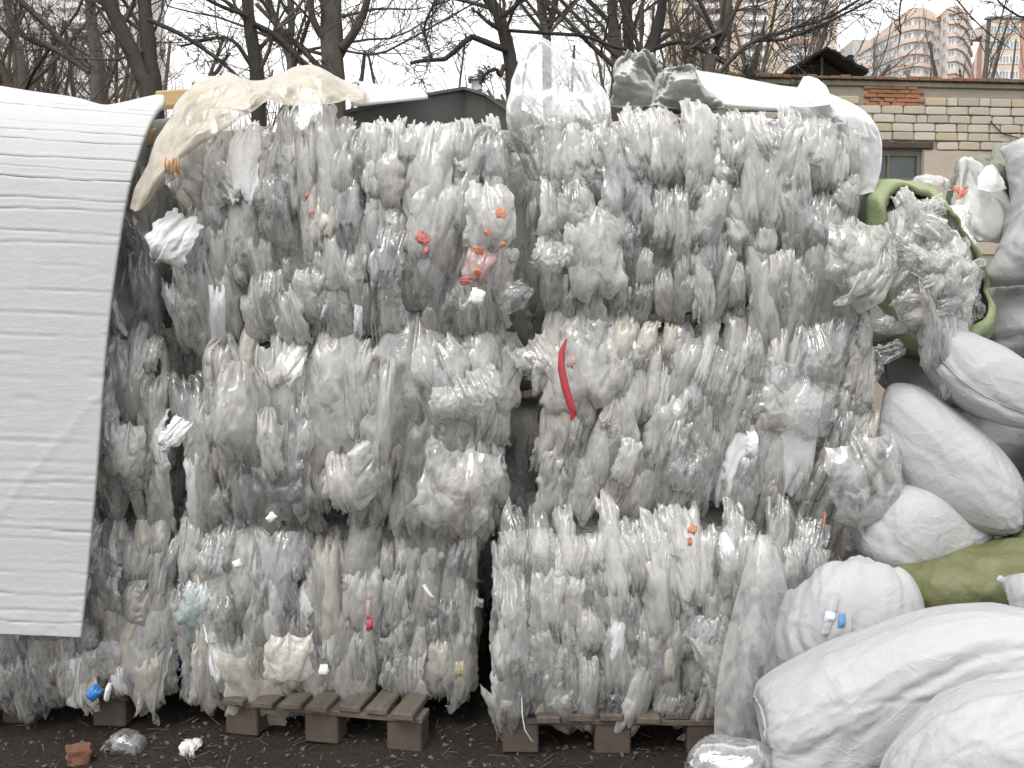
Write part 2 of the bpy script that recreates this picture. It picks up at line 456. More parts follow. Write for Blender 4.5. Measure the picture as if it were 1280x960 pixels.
MIXES = {
 'std':  [('milky', 42), ('grey', 12), ('haze', 28), ('clear', 9), ('white', 2), ('beige', 7)],
 'old':  [('grey', 32), ('milky', 28), ('haze', 20), ('beige', 12), ('clear', 10), ('white', 2)],
 'new':  [('milky', 44), ('haze', 28), ('grey', 12), ('white', 3), ('clear', 9)],
}
SHAPES = {
 'std':  [('pleat', 40), ('pouch', 32), ('crumple', 4), ('flap', 18), ('sheet', 6)],
 'big':  [('pleat', 36), ('pouch', 34), ('crumple', 2), ('flap', 12), ('sheet', 16)],
}
def pick(r, table):
    k = r.random() * sum(w for _, w in table)
    for a, w in table:
        k -= w
        if k <= 0: return a
    return table[-1][0]
def film_piece(bale, r, x, y, z, face, shape, mat, s=1.0, lean=0.0, tilt=0.0):
    """one film piece on a face of the bale: 'front' looks to -y, 'left' -x, 'right' +x, 'top' +z"""
    me = r.choice(PIECES[shape])
    o = link("film_piece", me, mat, bale)
    fx = -1 if r.random() < .5 else 1
    o.scale = (s * fx * r.uniform(.55, .95), s * r.uniform(.42, .72), s * r.uniform(1.0, 1.6))
    e = Euler((tilt + r.gauss(0, .09), lean + r.gauss(0, .10), r.gauss(0, .24)))
    R = e.to_matrix()
    if face == 'left': R = Matrix.Rotation(-math.pi / 2, 3, 'Z') @ R
    elif face == 'right': R = Matrix.Rotation(math.pi / 2, 3, 'Z') @ R
    elif face == 'top': R = Matrix.Rotation(-math.pi / 2, 3, 'X') @ Matrix.Rotation(r.uniform(-.8, .8), 3, 'Y') @ R
    o.rotation_euler = R.to_euler()
    o.location = (x, y, z)
    return o
def make_bale(loc, w, h, d, seed, label, mix='std', shapes='std', dens=1.0, rz=0.0, sides=('left', 'right'), top=False, size=1.0, lean=0.0, group="plastic film bales stacked in columns", front=True, lowest=-.90, wraps=4):
    r = random.Random(seed)
    b = empty("film_bale", loc, rz)
    tag(b, label, "bale", group)
    link("packed_film", bale_core(w - .06, h - .03, d, seed * 3.1), FM['packed'], b, loc=(0, .045, .015))
    def ins(u, v): return .05 * (abs(u) ** 5 + abs(v) ** 5) - .02
    mx = MIXES[mix]; sh = SHAPES[shapes]
    nx, nz = max(2, round(w / (.062 * size))), max(2, round(h / (.145 * size)))
    if front:
        for layer in range(2):
            for i in range(nx):
                ph = r.uniform(-.5, .5); nzc = nz + (1 if r.random() < .4 else 0)
                for k in range(nzc):
                    if r.random() > dens * (1.0 if layer == 0 else .75): continue
                    u = (i + .5 + (.5 if layer else 0) + r.uniform(-.45, .45)) / nx * 2 - 1
                    v = (k + .5 + ph + r.uniform(-.5, .5)) / nzc * 2 - 1 if r.random() < .6 else r.uniform(-1, 1)
                    u = max(-.97, min(.97, u)); v = max(lowest, min(.84, v)); u = max(-.92, min(.92, u))
                    y = ins(u, v) - layer * .016 - r.uniform(0, .016)
                    sz = size * (r.uniform(.42, .75) if r.random() < .78 else r.uniform(.75, 1.05)) * .92
                    if top: v = min(v, .95 - .55 * sz)
                    film_piece(b, r, u * w / 2, y, h / 2 + v * h / 2, 'front', pick(r, sh), FM[pick(r, mx)], sz, lean + u * .06, -.55 * v ** 3)
    # loose outer sheets lying over the packed folds at all angles
    for i in range(wraps):
        u, v = r.uniform(-.8, .8), r.uniform(max(-.75, lowest + .35), .35 if top else .8)
        o = film_piece(b, r, u * w / 2, ins(u, v) - .055 - r.uniform(0, .03), h / 2 + v * h / 2, 'front', pick(r, [('sheet', 4), ('flap', 3), ('pouch', 3), ('pleat', 2)]), FM[pick(r, [('haze', 5), ('clear', 4), ('milky', 2)])], r.uniform(.5, .85), lean + r.gauss(0, .3))
        o.scale.x *= 1.25; o.scale.z *= .85
    ny = max(2, round(d * .55 / .17))
    for sd in sides:
        for i in range(ny):
            for k in range(nz):
                y = (i + .3 + r.uniform(-.4, .4)) / ny * d * .55; v = (k + .5 + r.uniform(-.5, .5)) / nz * 2 - 1
                x = w / 2 - ins(0, v) - .045 - .05 * max(0, 1 - y / .12)
                film_piece(b, r, x if sd == 'right' else -x, y + .02, h / 2 + max(-.75, min(.62 if top else .8, v)) * h / 2, sd, pick(r, sh), FM[pick(r, mx)], size * r.uniform(.5, .8), lean)
    if top:
        for i in range(nx):
            for k in range(3):
                o = film_piece(b, r, (i + .5 + r.uniform(-.4, .4)) / nx * w - w / 2, .11 + k * .13 + r.uniform(-.04, .06), h - .065 + .015 * k, 'top', pick(r, [('crumple', 6), ('pouch', 2)]), FM[pick(r, mx)], size * r.uniform(.5, .8)); o.scale.y *= .6
    return b
def bale_px(x0, x1, y0, y1, Y, d, seed, label, **kw):
    """bale from the photo box of its front face at depth Y"""
    a = at(x0, y1, Y); c = at(x1, y0, Y)
    w = at(x1, (y0+y1)/2, Y).x - at(x0, (y0+y1)/2, Y).x; h = c.z - a.z
    return make_bale(((at(x0,(y0+y1)/2,Y).x + at(x1,(y0+y1)/2,Y).x) / 2, Y, a.z), w, h, d, seed, label, **kw)
# ------------------------------------------------------------------ plain materials
def simple(name, c1, c2, scale=8, rough=0.8, bump=0.3, bscale=30, spec=0.3, coord="Object", stretch=(1, 1, 1), bdist=.01):
    t = NT(name); v = t.coords(coord, stretch, 4.0)
    col = t.mixc(t.noise(v, scale, 5, .6), c1, c2)
    return t.done(t.pbsdf(col, rough, t.bump(t.noise(v, bscale, 5, .65), bump, bdist), spec))
M = {}
t = NT("soil"); v = t.coords("Object")
n1 = t.noise(v, 3.0, 6, .65); n2 = t.noise(v, 26, 5, .7); n3 = t.noise(v, 120, 3, .6)
c = t.mixc(n1, (0.016, 0.013, 0.010), (0.046, 0.036, 0.028)); c = t.mixc(t.ramp(n2, [(.52, (0, 0, 0)), (.72, (1, 1, 1))]), c, (0.055, 0.045, 0.036))
c = t.mixc(t.ramp(n3, [(.66, (0, 0, 0)), (.74, (.6, .6, .6))]), c, (0.16, 0.14, 0.11))
M['soil'] = t.done(t.pbsdf(c, .92, t.bump(t.math('ADD', n2, t.math('MULTIPLY', n3, .5)), .9, .03), .25))
M['wood'] = simple("weathered_wood", (0.045, 0.038, 0.031), (0.20, 0.17, 0.14), 5, .85, .5, 25, .2, "Object", (8, 1, 8))
M['wood_dark'] = simple("dark_wood", (0.05, 0.04, 0.033), (0.12, 0.095, 0.075), 6, .85, .5, 30, .2)  # darker brown tone than the board wood
M['timber'] = simple("yellow_timber", (0.38, 0.26, 0.12), (0.55, 0.40, 0.20), 6, .75, .4, 25, .25, "Object", (1, 8, 8))
t = NT("foam"); v = t.coords("Object"); vs = t.coords("Object", (1, 1, 2.5))
blot = t.ramp(t.noise(v, 4.5, 6, .7), [(.60, (0, 0, 0)), (.78, (1, 1, 1))])
c = t.mixc(t.noise(vs, 10, 5, .6), (0.44, 0.445, 0.45), (0.50, 0.505, 0.51)); c = t.mixc(t.math('MULTIPLY', blot, .4), c, (0.55, 0.50, 0.43))
M['foam'] = t.done(t.pbsdf(c, .65, t.bump(t.math('ADD', t.noise(vs, 26, 4, .6), t.math('MULTIPLY', t.noise(v, 150, 2), .4)), .22, .008), .25))
def woven(name, c1, c2, dirt=(0.45, 0.42, 0.38), trans=.12):
    t = NT(name); v = t.coords("Object", (1, 1, 1), 3.0)
    c = t.mixc(t.noise(v, 5, 5, .6), c1, c2)
    c = t.mixc(t.math('MULTIPLY', t.ramp(t.noise(v, 7, 6, .75, .5), [(.55, (0, 0, 0)), (.74, (1, 1, 1))]), .5), c, dirt)
    sp = t.ramp(t.noise(v, 55, 2, .5), [(.74, (0, 0, 0)), (.80, (1, 1, 1))]); c = t.mixc(t.math('MULTIPLY', sp, .35), c, (0.2, 0.19, 0.17))
    hgt = t.math('ADD', t.math('MULTIPLY', t.noise(v, 160, 1, .5), .12), t.math('MULTIPLY', t.math('ABSOLUTE', t.math('SUBTRACT', t.noise(v, 4.5, 3, .5, 1.2), .5)), 2.0))
    hgt = t.math('ADD', hgt, t.math('MULTIPLY', t.noise(v, 30, 4, .6), .25))
    rd = t.math('POWER', t.math('SUBTRACT', 1.0, t.math('MULTIPLY', t.math('ABSOLUTE', t.math('SUBTRACT', t.noise(v, 5.5, 2, .5, 1.6), .5)), 2.0)), 14.0)
    rd2 = t.math('POWER', t.math('SUBTRACT', 1.0, t.math('MULTIPLY', t.math('ABSOLUTE', t.math('SUBTRACT', t.noise(v, 13, 2, .5, 1.0), .5)), 2.0)), 14.0)
    hgt = t.math('ADD', hgt, t.math('ADD', t.math('MULTIPLY', rd, .26), t.math('MULTIPLY', rd2, .09)))
    b = t.pbsdf(c, .5, t.bump(hgt, .26, .02), .35); tr = t.n("ShaderNodeBsdfTranslucent"); t.l(c, tr.inputs["Color"])
    m1 = t.n("ShaderNodeMixShader"); m1.inputs[0].default_value = trans; t.l(b, m1.inputs[1]); t.l(tr.outputs[0], m1.inputs[2])
    return t.done(m1.outputs[0])
M['sack'] = woven("woven_white", (0.43, 0.43, 0.44), (0.49, 0.49, 0.50))
M['sack_grey'] = woven("woven_grey_white", (0.43, 0.43, 0.44), (0.48, 0.48, 0.49))
M['sack_green'] = woven("woven_green", (0.24, 0.29, 0.15), (0.31, 0.36, 0.20), (0.25, 0.26, 0.16))
M['sack_olive'] = woven("woven_olive", (0.135, 0.145, 0.065), (0.185, 0.195, 0.095), (0.2, 0.2, 0.1))
M['brickmat'] = simple("silicate_brick", (0.43, 0.38, 0.30), (0.53, 0.48, 0.40), 3.5, .9, .5, 40, .2)
M['redbrick'] = simple("red_brick", (0.30, 0.13, 0.075), (0.46, 0.22, 0.13), 5, .9, .5, 40, .2)
M['mortar'] = simple("mortar", (0.27, 0.24, 0.195), (0.38, 0.34, 0.28), 9, .95, .7, 30, .1)
M['plaster'] = simple("old_plaster", (0.36, 0.30, 0.24), (0.54, 0.47, 0.39), 2.5, .92, .6, 14, .15)
t = NT("coping"); v = t.coords("Object"); M['coping'] = t.done(t.pbsdf(t.mixc(t.ramp(t.noise(v, 5, 6, .7), [(.42, (0, 0, 0)), (.6, (1, 1, 1))]), (0.16, 0.15, 0.11), (0.30, 0.135, 0.08)), .95, t.bump(t.noise(v, 20, 5), .6, .02), .1))
M['concrete'] = simple("mossy_concrete", (0.22, 0.20, 0.15), (0.40, 0.37, 0.29), 5, .9, .5, 25, .15)
M['frame'] = simple("old_frame", (0.10, 0.10, 0.075), (0.20, 0.20, 0.14), 8, .8, .4, 30, .2)
t = NT("dark_glass"); M['glass'] = t.done(t.pbsdf(t.mixc(t.noise(t.coords("Object"), 4, 5), (0.03, 0.035, 0.04), (0.10, 0.11, 0.115)), .12, None, .5))
M['bark'] = simple("bark_dark", (0.036, 0.033, 0.030), (0.09, 0.082, 0.075), 6, .95, .9, 18, .1, "Object", (3, 3, .6), .03)
M['bark_brown'] = simple("bark_brown", (0.075, 0.066, 0.057), (0.17, 0.152, 0.135), 6, .95, .9, 18, .1, "Object", (3, 3, .6), .03)
M['twig'] = simple("twig", (0.055, 0.049, 0.043), (0.115, 0.102, 0.09), 2, .95, .1, 18, .1)
M['twig_pale'] = simple("twig_pale", (0.095, 0.08, 0.066), (0.17, 0.145, 0.12), 2, .95, .1, 18, .1)
M['tar'] = simple("tarred_sheet", (0.010, 0.010, 0.010), (0.028, 0.026, 0.025), 4, .8, .4, 12, .2)
M['greypanel'] = simple("grey_panel", (0.06, 0.062, 0.058), (0.10, 0.102, 0.095), 4, .55, .25, 12, .35)
for nme, a, b in (("b_beige", (0.62, 0.52, 0.40), (0.70, 0.60, 0.48)), ("b_white", (0.74, 0.73, 0.72), (0.80, 0.79, 0.78)), ("b_grey", (0.42, 0.42, 0.42), (0.50, 0.50, 0.50)),
                  ("b_orange", (0.68, 0.55, 0.47), (0.73, 0.60, 0.52)), ("b_red", (0.48, 0.27, 0.22), (0.54, 0.32, 0.26)), ("b_pale", (0.68, 0.66, 0.64), (0.74, 0.72, 0.70))):
    M[nme] = simple(nme, a, b, .35, .9, .1, 2, .2)  # far wall colours lightened in place of haze
t = NT("far_glass"); M['far_glass'] = t.done(t.pbsdf((0.33, 0.36, 0.40), .25, None, .6))
M['far_frame'] = simple("far_frame", (0.75, 0.75, 0.75), (0.82, 0.82, 0.82), 1, .6, .05, 2, .3)

# ------------------------------------------------------------------ ground
def sp(n, near, far):
    t = np.linspace(-1, 1, n); return np.sign(t) * (near * np.abs(t) + (far - near) * np.abs(t) ** 9)
gx = sp(170, 6.0, 900); gy = sp(170, 6.0, 900) + 3.3
GX, GY = np.meshgrid(gx, gy)
GZ = np.zeros_like(GX)
near = (np.abs(GX) < 7) & (np.abs(GY - 3.3) < 7)
for i, j in zip(*np.where(near)):
    x, y = GX[i, j], GY[i, j]
    f = max(0, 1 - max(abs(x), abs(y - 3.3)) / 6.5)
    GZ[i, j] = f * (.018 * mnoise.noise(Vector((x * 2.3, y * 2.3, 1))) + .012 * mnoise.noise(Vector((x * 8, y * 8, 5))) + .006 * mnoise.noise(Vector((x * 21, y * 21, 9)))) - .006
def gz(x, y): return .018 * mnoise.noise(Vector((x * 2.3, y * 2.3, 1))) + .012 * mnoise.noise(Vector((x * 8, y * 8, 5))) - .006
g_o = link("ground", grid_mesh("ground", np.stack([GX, GY, GZ], -1)), M['soil']); tag(g_o, "dark bare soil in front of the pallets", None, None, "structure")

# ------------------------------------------------------------------ pallets: seven boards on cross boards and blocks
def pallet(name_label, p_left, p_right, depth=1.1, boards=7, top=.155):
    """front edge runs from p_left to p_right on the ground"""
    a, b = Vector(p_left), Vector(p_right); w = (b - a).length; rz = math.atan2(b.y - a.y, b.x - a.x)
    r = random.Random(name_label)
    t = empty("wooden_pallet", (a.x, a.y, -.004), rz); tag(t, name_label, "pallet", "wooden pallets under the bales")
    bt = .024; z1 = top - bt; z0 = z1 - .022
    for q, y in enumerate((.045, depth / 2, depth - .05)):
        MB().box(-.005, w + .005, y - .045, y + .05, z0, z1 - .001).build("cross_board", M['wood'], t, bevel=.003)
        for x in (0.0, w / 2 - .065, w - .13):
            MB().box(x, x + .13, y - .04, y + .06, 0, z0 - .0005).build("block", M['wood_dark'], t, bevel=.006)
    bw = w / boards
    for q in range(boards):
        x = q * bw + bw * .14 + r.uniform(-.008, .008); dy = r.uniform(-.025, .02)
        MB().box(x, x + bw * .74, -.02 + dy, depth + .02, z1, top + r.uniform(-.002, .003)).build("top_board", M['wood'], t, bevel=.004)
    return t
gl, gr = ground_at(281, 917), ground_at(526, 941)
pallet("wooden pallet with board ends jutting out under the middle stack", gl, gr, 1.1)
pallet("wooden pallet under the stack beside the long white sacks", ground_at(628, 941), ground_at(905, 944), 1.05)
pallet("wooden pallet under the stack hung with the white foam sheet", ground_at(-110, 900) , ground_at(156, 909), 1.0)

# ------------------------------------------------------------------ bales
ft = lambda *a, **k: bale_px(*a, **k)
ft(-140, 200, 165, 420, 3.42, .95, 21, "bale of clear film at the top of the stack behind the foam sheet", mix='old', dens=.8, sides=('right',), top=False)
ft(-140, 206, 420, 650, 3.36, .95, 22, "bale of clear film in the middle of the stack behind the foam sheet", mix='old', dens=.8, sides=('right',))
ft(-140, 214, 645, 890, 3.38, 1.0, 23, "lowest film bale under the hem of the foam sheet with a blue scrap", mix='old', lowest=-.68, sides=('right',))
b_tl = ft(208, 636, 136, 416, 3.33, 1.0, 1, "film bale with orange prints topped by the cream sheet", mix='std', top=True)
b_ml = ft(230, 634, 420, 646, 3.35, 1.0, 3, "film bale of large folded sheets squeezed between two bales of finer film", shapes='big', mix='old', size=1.18)
b_bl = ft(224, 600, 652, 882, 3.40, .95, 5, "film bale resting on the pallet with jutting board ends", mix='old', lowest=-.68)
b_tr = ft(672, 1078, 124, 396, 3.32, 1.0, 2, "brightest film bale, topped by a standing clear bag", top=True, mix='new')
b_mr = ft(674, 1098, 400, 652, 3.33, 1.0, 4, "film bale with a red ribbon down its side", lean=.18)
b_br = ft(614, 1026, 658, 904, 3.22, 1.05, 6, "film bale with an orange scrap on the pallet beside the sacks", mix='std', lowest=-.9)
for i, (x0, x1, y0, y1) in enumerate(((-90, 420, 150, 500), (430, 800, 170, 500), (810, 1060, 150, 500), (-90, 420, 505, 800), (430, 800, 505, 800), (810, 1080, 505, 800))):
    ft(x0, x1, y0, y1, 4.55, 1.0, 40 + i, ("upper" if i < 3 else "lower") + " film bale in the back row, " + ("behind the foam covered stack", "behind the gap between the two open stacks", "behind the brightest bale")[i % 3], mix='old', dens=.25, sides=(), wraps=0, size=1.3, group="film bales of the back row")
# ------------------------------------------------------------------ lofted film bags and drapes
def resize_rows(rows, n):
    """rows: list of point lists (same length); Catmull-Rom to n rows x n_cols"""
    return np.array(rows, float)
def drape(name, ctrl, mat, n=70, m=50, seed=0, creases=50, amp=.012, reach=.06, vert=.6, fine=60, parent=None, thick=0.0, size=(.6, .6)):
    """open sheet through a grid of control points (rows of Vectors) with creases pressed in"""
    A = np.array([[tuple(p) for p in row] for row in ctrl], float); g = np.random.default_rng(seed)
    v, u = np.meshgrid(np.linspace(0, A.shape[0] - 1, n), np.linspace(0, A.shape[1] - 1, m), indexing='ij')
    Q = resample(A, u, v); N = normals_of(Q)
    X = (u / (A.shape[1] - 1) - .5) * size[0]; Z = (v / (A.shape[0] - 1) - .5) * size[1]
    h = crease_height(g, X, Z, creases, amp, vert, reach)
    if fine: h = h + crease_height(g, X, Z, fine, amp * .35, vert, reach * .3)
    me = grid_mesh(name, Q + N * h[..., None])
    o = link(name, me, mat, parent)
    if thick:
        md = o.modifiers.new("thickness", 'SOLIDIFY'); md.thickness = thick; md.offset = 0
    return o
def loft_bag(name, rows, mat, n=60, m=64, seed=0, creases=60, amp=.012, parent=None, flat=.35, lumps=.02, size=.5, reach=.05, vert=.6, fine=80, closed=True):
    """puffed closed bag: rows = (left point, right point) from bottom to top; depth = flat x width"""
    g = np.random.default_rng(seed); R = np.array([[tuple(a), tuple(b)] for a, b in rows], float)
    v = np.linspace(0, len(R) - 1, n); E = resample(R, np.zeros((n, 1)), v[:, None])[:, 0], resample(R, np.ones((n, 1)), v[:, None])[:, 0]
    L, Rr = E; th = np.linspace(0, 2 * np.pi, m, endpoint=False)
    C = (L + Rr) / 2; H = (Rr - L) / 2; w = np.linalg.norm(H, axis=1)
    up = np.gradient(C, axis=0); up /= np.linalg.norm(up, axis=1, keepdims=True) + 1e-9
    D = np.cross(H / (w[:, None] + 1e-9), up); D /= np.linalg.norm(D, axis=1, keepdims=True) + 1e-9
    cx = np.sign(np.cos(th)) * np.abs(np.cos(th)) ** .8; sy = np.sign(np.sin(th)) * np.abs(np.sin(th)) ** .8
    P = C[:, None] + H[:, None] * cx[None, :, None] + D[:, None] * (w * flat)[:, None, None] * sy[None, :, None]
    tt, zz = np.meshgrid(th, np.linspace(-.5, .5, n))
    lump = lumps * (np.sin(zz * 9 + 2 * np.cos(tt + seed)) + np.sin(tt * 3 + zz * 6 + seed * 2))
    X = (tt / (2 * np.pi) - .5) * size * 2.5; Z = zz * size * 1.4
    fade = np.clip(w / w.max() * 3, 0, 1)[:, None]
    h = (crease_height(g, X, Z, creases, amp, vert, reach) + crease_height(g, X, Z, fine, amp * .35, vert, reach * .3) + lump) * fade
    h[:, :3] *= .5; h[:, -3:] *= .5
    Pw = np.concatenate([P[:, -1:], P, P[:, :1]], 1); N = np.cross(np.gradient(Pw, axis=1), np.gradient(Pw, axis=0))[:, 1:-1]
    N /= np.linalg.norm(N, axis=-1, keepdims=True) + 1e-9
    # blend the creases over the seam of the parameter
    wgt = np.clip(np.minimum(np.arange(m), m - np.arange(m)) / 4, 0, 1)[None, :]; h = h * wgt + h[:, :1] * (1 - wgt)
    me = grid_mesh(name, P + N * h[..., None], wrap=True)
    if closed:
        bm = bmesh.new(); bm.from_mesh(me); bmesh.ops.holes_fill(bm, edges=[e for e in bm.edges if e.is_boundary], sides=0); bm.to_mesh(me); bm.free()
        me.polygons.foreach_set("use_smooth", [True] * len(me.polygons))
    return link(name, me, mat, parent)

# ------------------------------------------------------------------ sacks: sewn tubes blown up by their filling
def sim_sacks(specs, n=46, m=60, steps=150, iters=5):
    """specs: (length, flat width, end_a, end_b, fill); local z = length, x = width, y = thickness"""
    B = len(specs); P = np.zeros((B, n, m, 3), np.float32)
    L = np.array([s[0] for s in specs], np.float32); Wd = np.array([s[1] for s in specs], np.float32); fill = np.array([s[4] for s in specs], np.float32)
    th = np.arange(m) / m; tri = np.where(th < .5, 1 - 4 * th, 4 * th - 3); sgn = np.where(th < .5, -1., 1.)
    g = np.random.default_rng(2)
    for b in range(B):
        P[b, :, :, 0] = tri * Wd[b] / 2; P[b, :, :, 2] = (np.linspace(-.5, .5, n) * L[b])[:, None]
        P[b, :, :, 1] = sgn * .01 + g.normal(size=(n, m)) * .0025
    V = np.zeros_like(P); dx = (2 * Wd / m)[:, None, None]; dz = (L / (n - 1))[:, None, None]; dd = np.sqrt(dx ** 2 + dz ** 2)
    S = np.s_; mir = (-np.arange(m) + m // 2) % m; mir = (m - np.arange(m)) % m
    dt = .016; K = 5
    for s in range(steps):
        a = min(1, s / (steps * .5))
        Pw = np.concatenate([P[:, :, -1:], P, P[:, :, :1]], 2)
        N = np.cross(np.gradient(Pw, axis=2), np.gradient(Pw, axis=1))[:, :, 1:-1]
        N /= np.linalg.norm(N, axis=-1, keepdims=True) + 1e-9
        V = V * .9 + N * (fill * 10 * dt)[:, None, None, None]
        Q = P + V * dt
        for it in range(iters):
            for p in (0, 1):
                for (A, C, Ln, st) in ((S[:, :, p::2], None, dx, 1.), (S[:, p:n-1:2], S[:, p+1:n:2], dz, 1.), (S[:, p:n-1:2], 'd1', dd, .5), (S[:, p:n-1:2], 'd2', dd, .5)):
                    qa = Q[A]
                    if C is None: qc = np.roll(Q, -1, 2)[A]
                    elif C == 'd1': qc = np.roll(Q, -1, 2)[:, p+1:n:2]
                    elif C == 'd2': qc = np.roll(Q, 1, 2)[:, p+1:n:2]
                    else: qc = Q[C]
                    d = qc - qa; ln = np.sqrt((d * d).sum(-1)) + 1e-9
                    c = d * ((ln - Ln) / ln * .5 * st)[..., None]
                    if C is None:
                        T = np.zeros_like(Q); T[A] += c; Q += T - np.roll(T, 1, 2)
                    elif C in ('d1', 'd2'):
                        Q[A] += c; T = np.zeros_like(Q); T[:, p+1:n:2] = -c; Q += np.roll(T, 1 if C == 'd1' else -1, 2)
                    else: Q[A] += c; Q[C] -= c
            for b, sp_ in enumerate(specs):
                for row, kind in ((0, sp_[2]), (n - 1, sp_[3])):
                    if kind == 'sewn':
                        e = Q[b, row]; o_ = e[mir]; mid = (e + o_) / 2; Q[b, row] = mid + np.stack([0 * sgn, sgn * .002, 0 * sgn], -1)
                    elif kind == 'tied':
                        rr = row + (K if row == 0 else -K)
                        e = Q[b, rr]; c = e.mean(0); dr = e - c; rad = np.sqrt((dr[:, :2] ** 2).sum(-1, keepdims=True)) + 1e-9
                        tgt = .25 * Wd[b] * (1 - a) + .022 * a
                        f = np.minimum(1, tgt / rad); Q[b, rr, :, :2] = c[:2] + dr[:, :2] * f
        V = np.clip((Q - P) / dt, -1.5, 1.5); P = Q
    return P
SACKS = {
 'pillow': (.95, .55, 'sewn', 'sewn', .55), 'soft': (.95, .58, 'sewn', 'sewn', .28), 'tied': (1.0, .55, 'sewn', 'tied', .5),
 'fat': (.85, .60, 'sewn', 'sewn', .7), 'open': (.75, .52, 'sewn', 'free', .35), 'long': (1.15, .52, 'sewn', 'tied', .55), 'tied2': (.80, .58, 'tied', 'tied', .45),
}
_t0 = time.time()
_S = dict(zip(SACKS, sim_sacks(list(SACKS.values()))))
print("sack sim %.1fs" % (time.time() - _t0))
def sack(label, kind, A, B, width, thick, mat, seed, roll=0.0, sag=0.05, group="stuffed woven sacks in the pile", amp=.012, cat="sack", bulge=0.0):
    """stuffed sack from end A to end B (world points), width across the picture, thickness in depth"""
    g = np.random.default_rng(seed); P = _S[kind].astype(float); P = P - np.array([0, 0, (P[..., 2].max() + P[..., 2].min()) / 2])
    n, m = P.shape[:2]
    v, u = np.meshgrid(np.linspace(0, n - 1, 88), np.arange(120) * m / 120, indexing='ij')
    Pw = np.concatenate([P[:, -2:], P, P[:, :3]], 1); Q = resample(Pw, u + 2, v)
    A = Vector(A); B = Vector(B); ax = B - A; ln = ax.length
    sx, sy, sz = width / np.ptp(Q[..., 0]), thick / np.ptp(Q[..., 1]), ln / np.ptp(Q[..., 2])
    Q = Q * np.array([sx, sy, sz])
    n2, m2 = Q.shape[:2]
    Qw = np.concatenate([Q[:, -1:], Q, Q[:, :1]], 1); N = np.cross(np.gradient(Qw, axis=1), np.gradient(Qw, axis=0))[:, 1:-1]; N /= np.linalg.norm(N, axis=-1, keepdims=True) + 1e-9
    th = np.arange(m2) / m2 * 2 * np.pi; TT, ZZ = np.meshgrid(th, np.linspace(-.5, .5, n2) * ln)
    lump = .014 * (np.sin(ZZ * 11 + 2.2 * np.cos(TT + seed) + seed) + .8 * np.sin(TT * 2 + ZZ * 8 + seed * 1.7) + .6 * np.sin(3 * TT - ZZ * 13 + seed))
    X = (TT / (2 * np.pi) - .5) * width * 2.2
    h = lump + crease_height(g, X, ZZ, 46, amp, .35, .06) + crease_height(g, X, ZZ, 90, amp * .4, .35, .02)
    wgt = np.clip(np.minimum(np.arange(m2), m2 - np.arange(m2)) / 5, 0, 1)[None, :]; h = h * wgt + h[:, :1] * (1 - wgt)
    edge = np.clip(np.minimum(np.arange(n2), n2 - 1 - np.arange(n2)) / 6, .15, 1)[:, None]
    Q = Q + N * (h * edge)[..., None]
    z = ax.normalized(); vw = ((A + B) / 2 - Vector((0, 0, CAMH))).normalized()
    x = vw.cross(z).normalized() if abs(vw.dot(z)) < .99 else Vector((1, 0, 0)); y = z.cross(x).normalized(); x = y.cross(z).normalized()
    R = Matrix((x, y, z)).transposed() @ Matrix.Rotation(roll, 3, 'Z')
    W = Q.reshape(-1, 3) @ np.array(R).T
    s_ = Q.reshape(-1, 3)[:, 2] / ln * 2
    W[:, 2] += sag * (s_ ** 2 - 1) * -1.0 * (1 if sag else 0)      # the middle droops or arches
    c = (A + B) / 2; base = Vector((c.x, c.y, c.z))
    me = grid_mesh("sack", W.reshape(n2, m2, 3), wrap=True)
    root = empty("stuffed_sack", base); tag(root, label, cat, group)
    link("sack_cloth", me, mat, root)
    def surf(i, j): return Vector(W.reshape(n2, m2, 3)[i % n2, j % m2])
    return root, W.reshape(n2, m2, 3)
def seam(root, G, row_or_col, idx, mat, name="seam", rad=.004, rng_=None):
    pts = G[:, idx] if row_or_col == 'col' else G[idx]
    pts = pts[rng_[0]:rng_[1]] if rng_ else pts
    return MB().tube([tuple(p) for p in pts[::2]], rad, 5).build(name, mat, root, True)

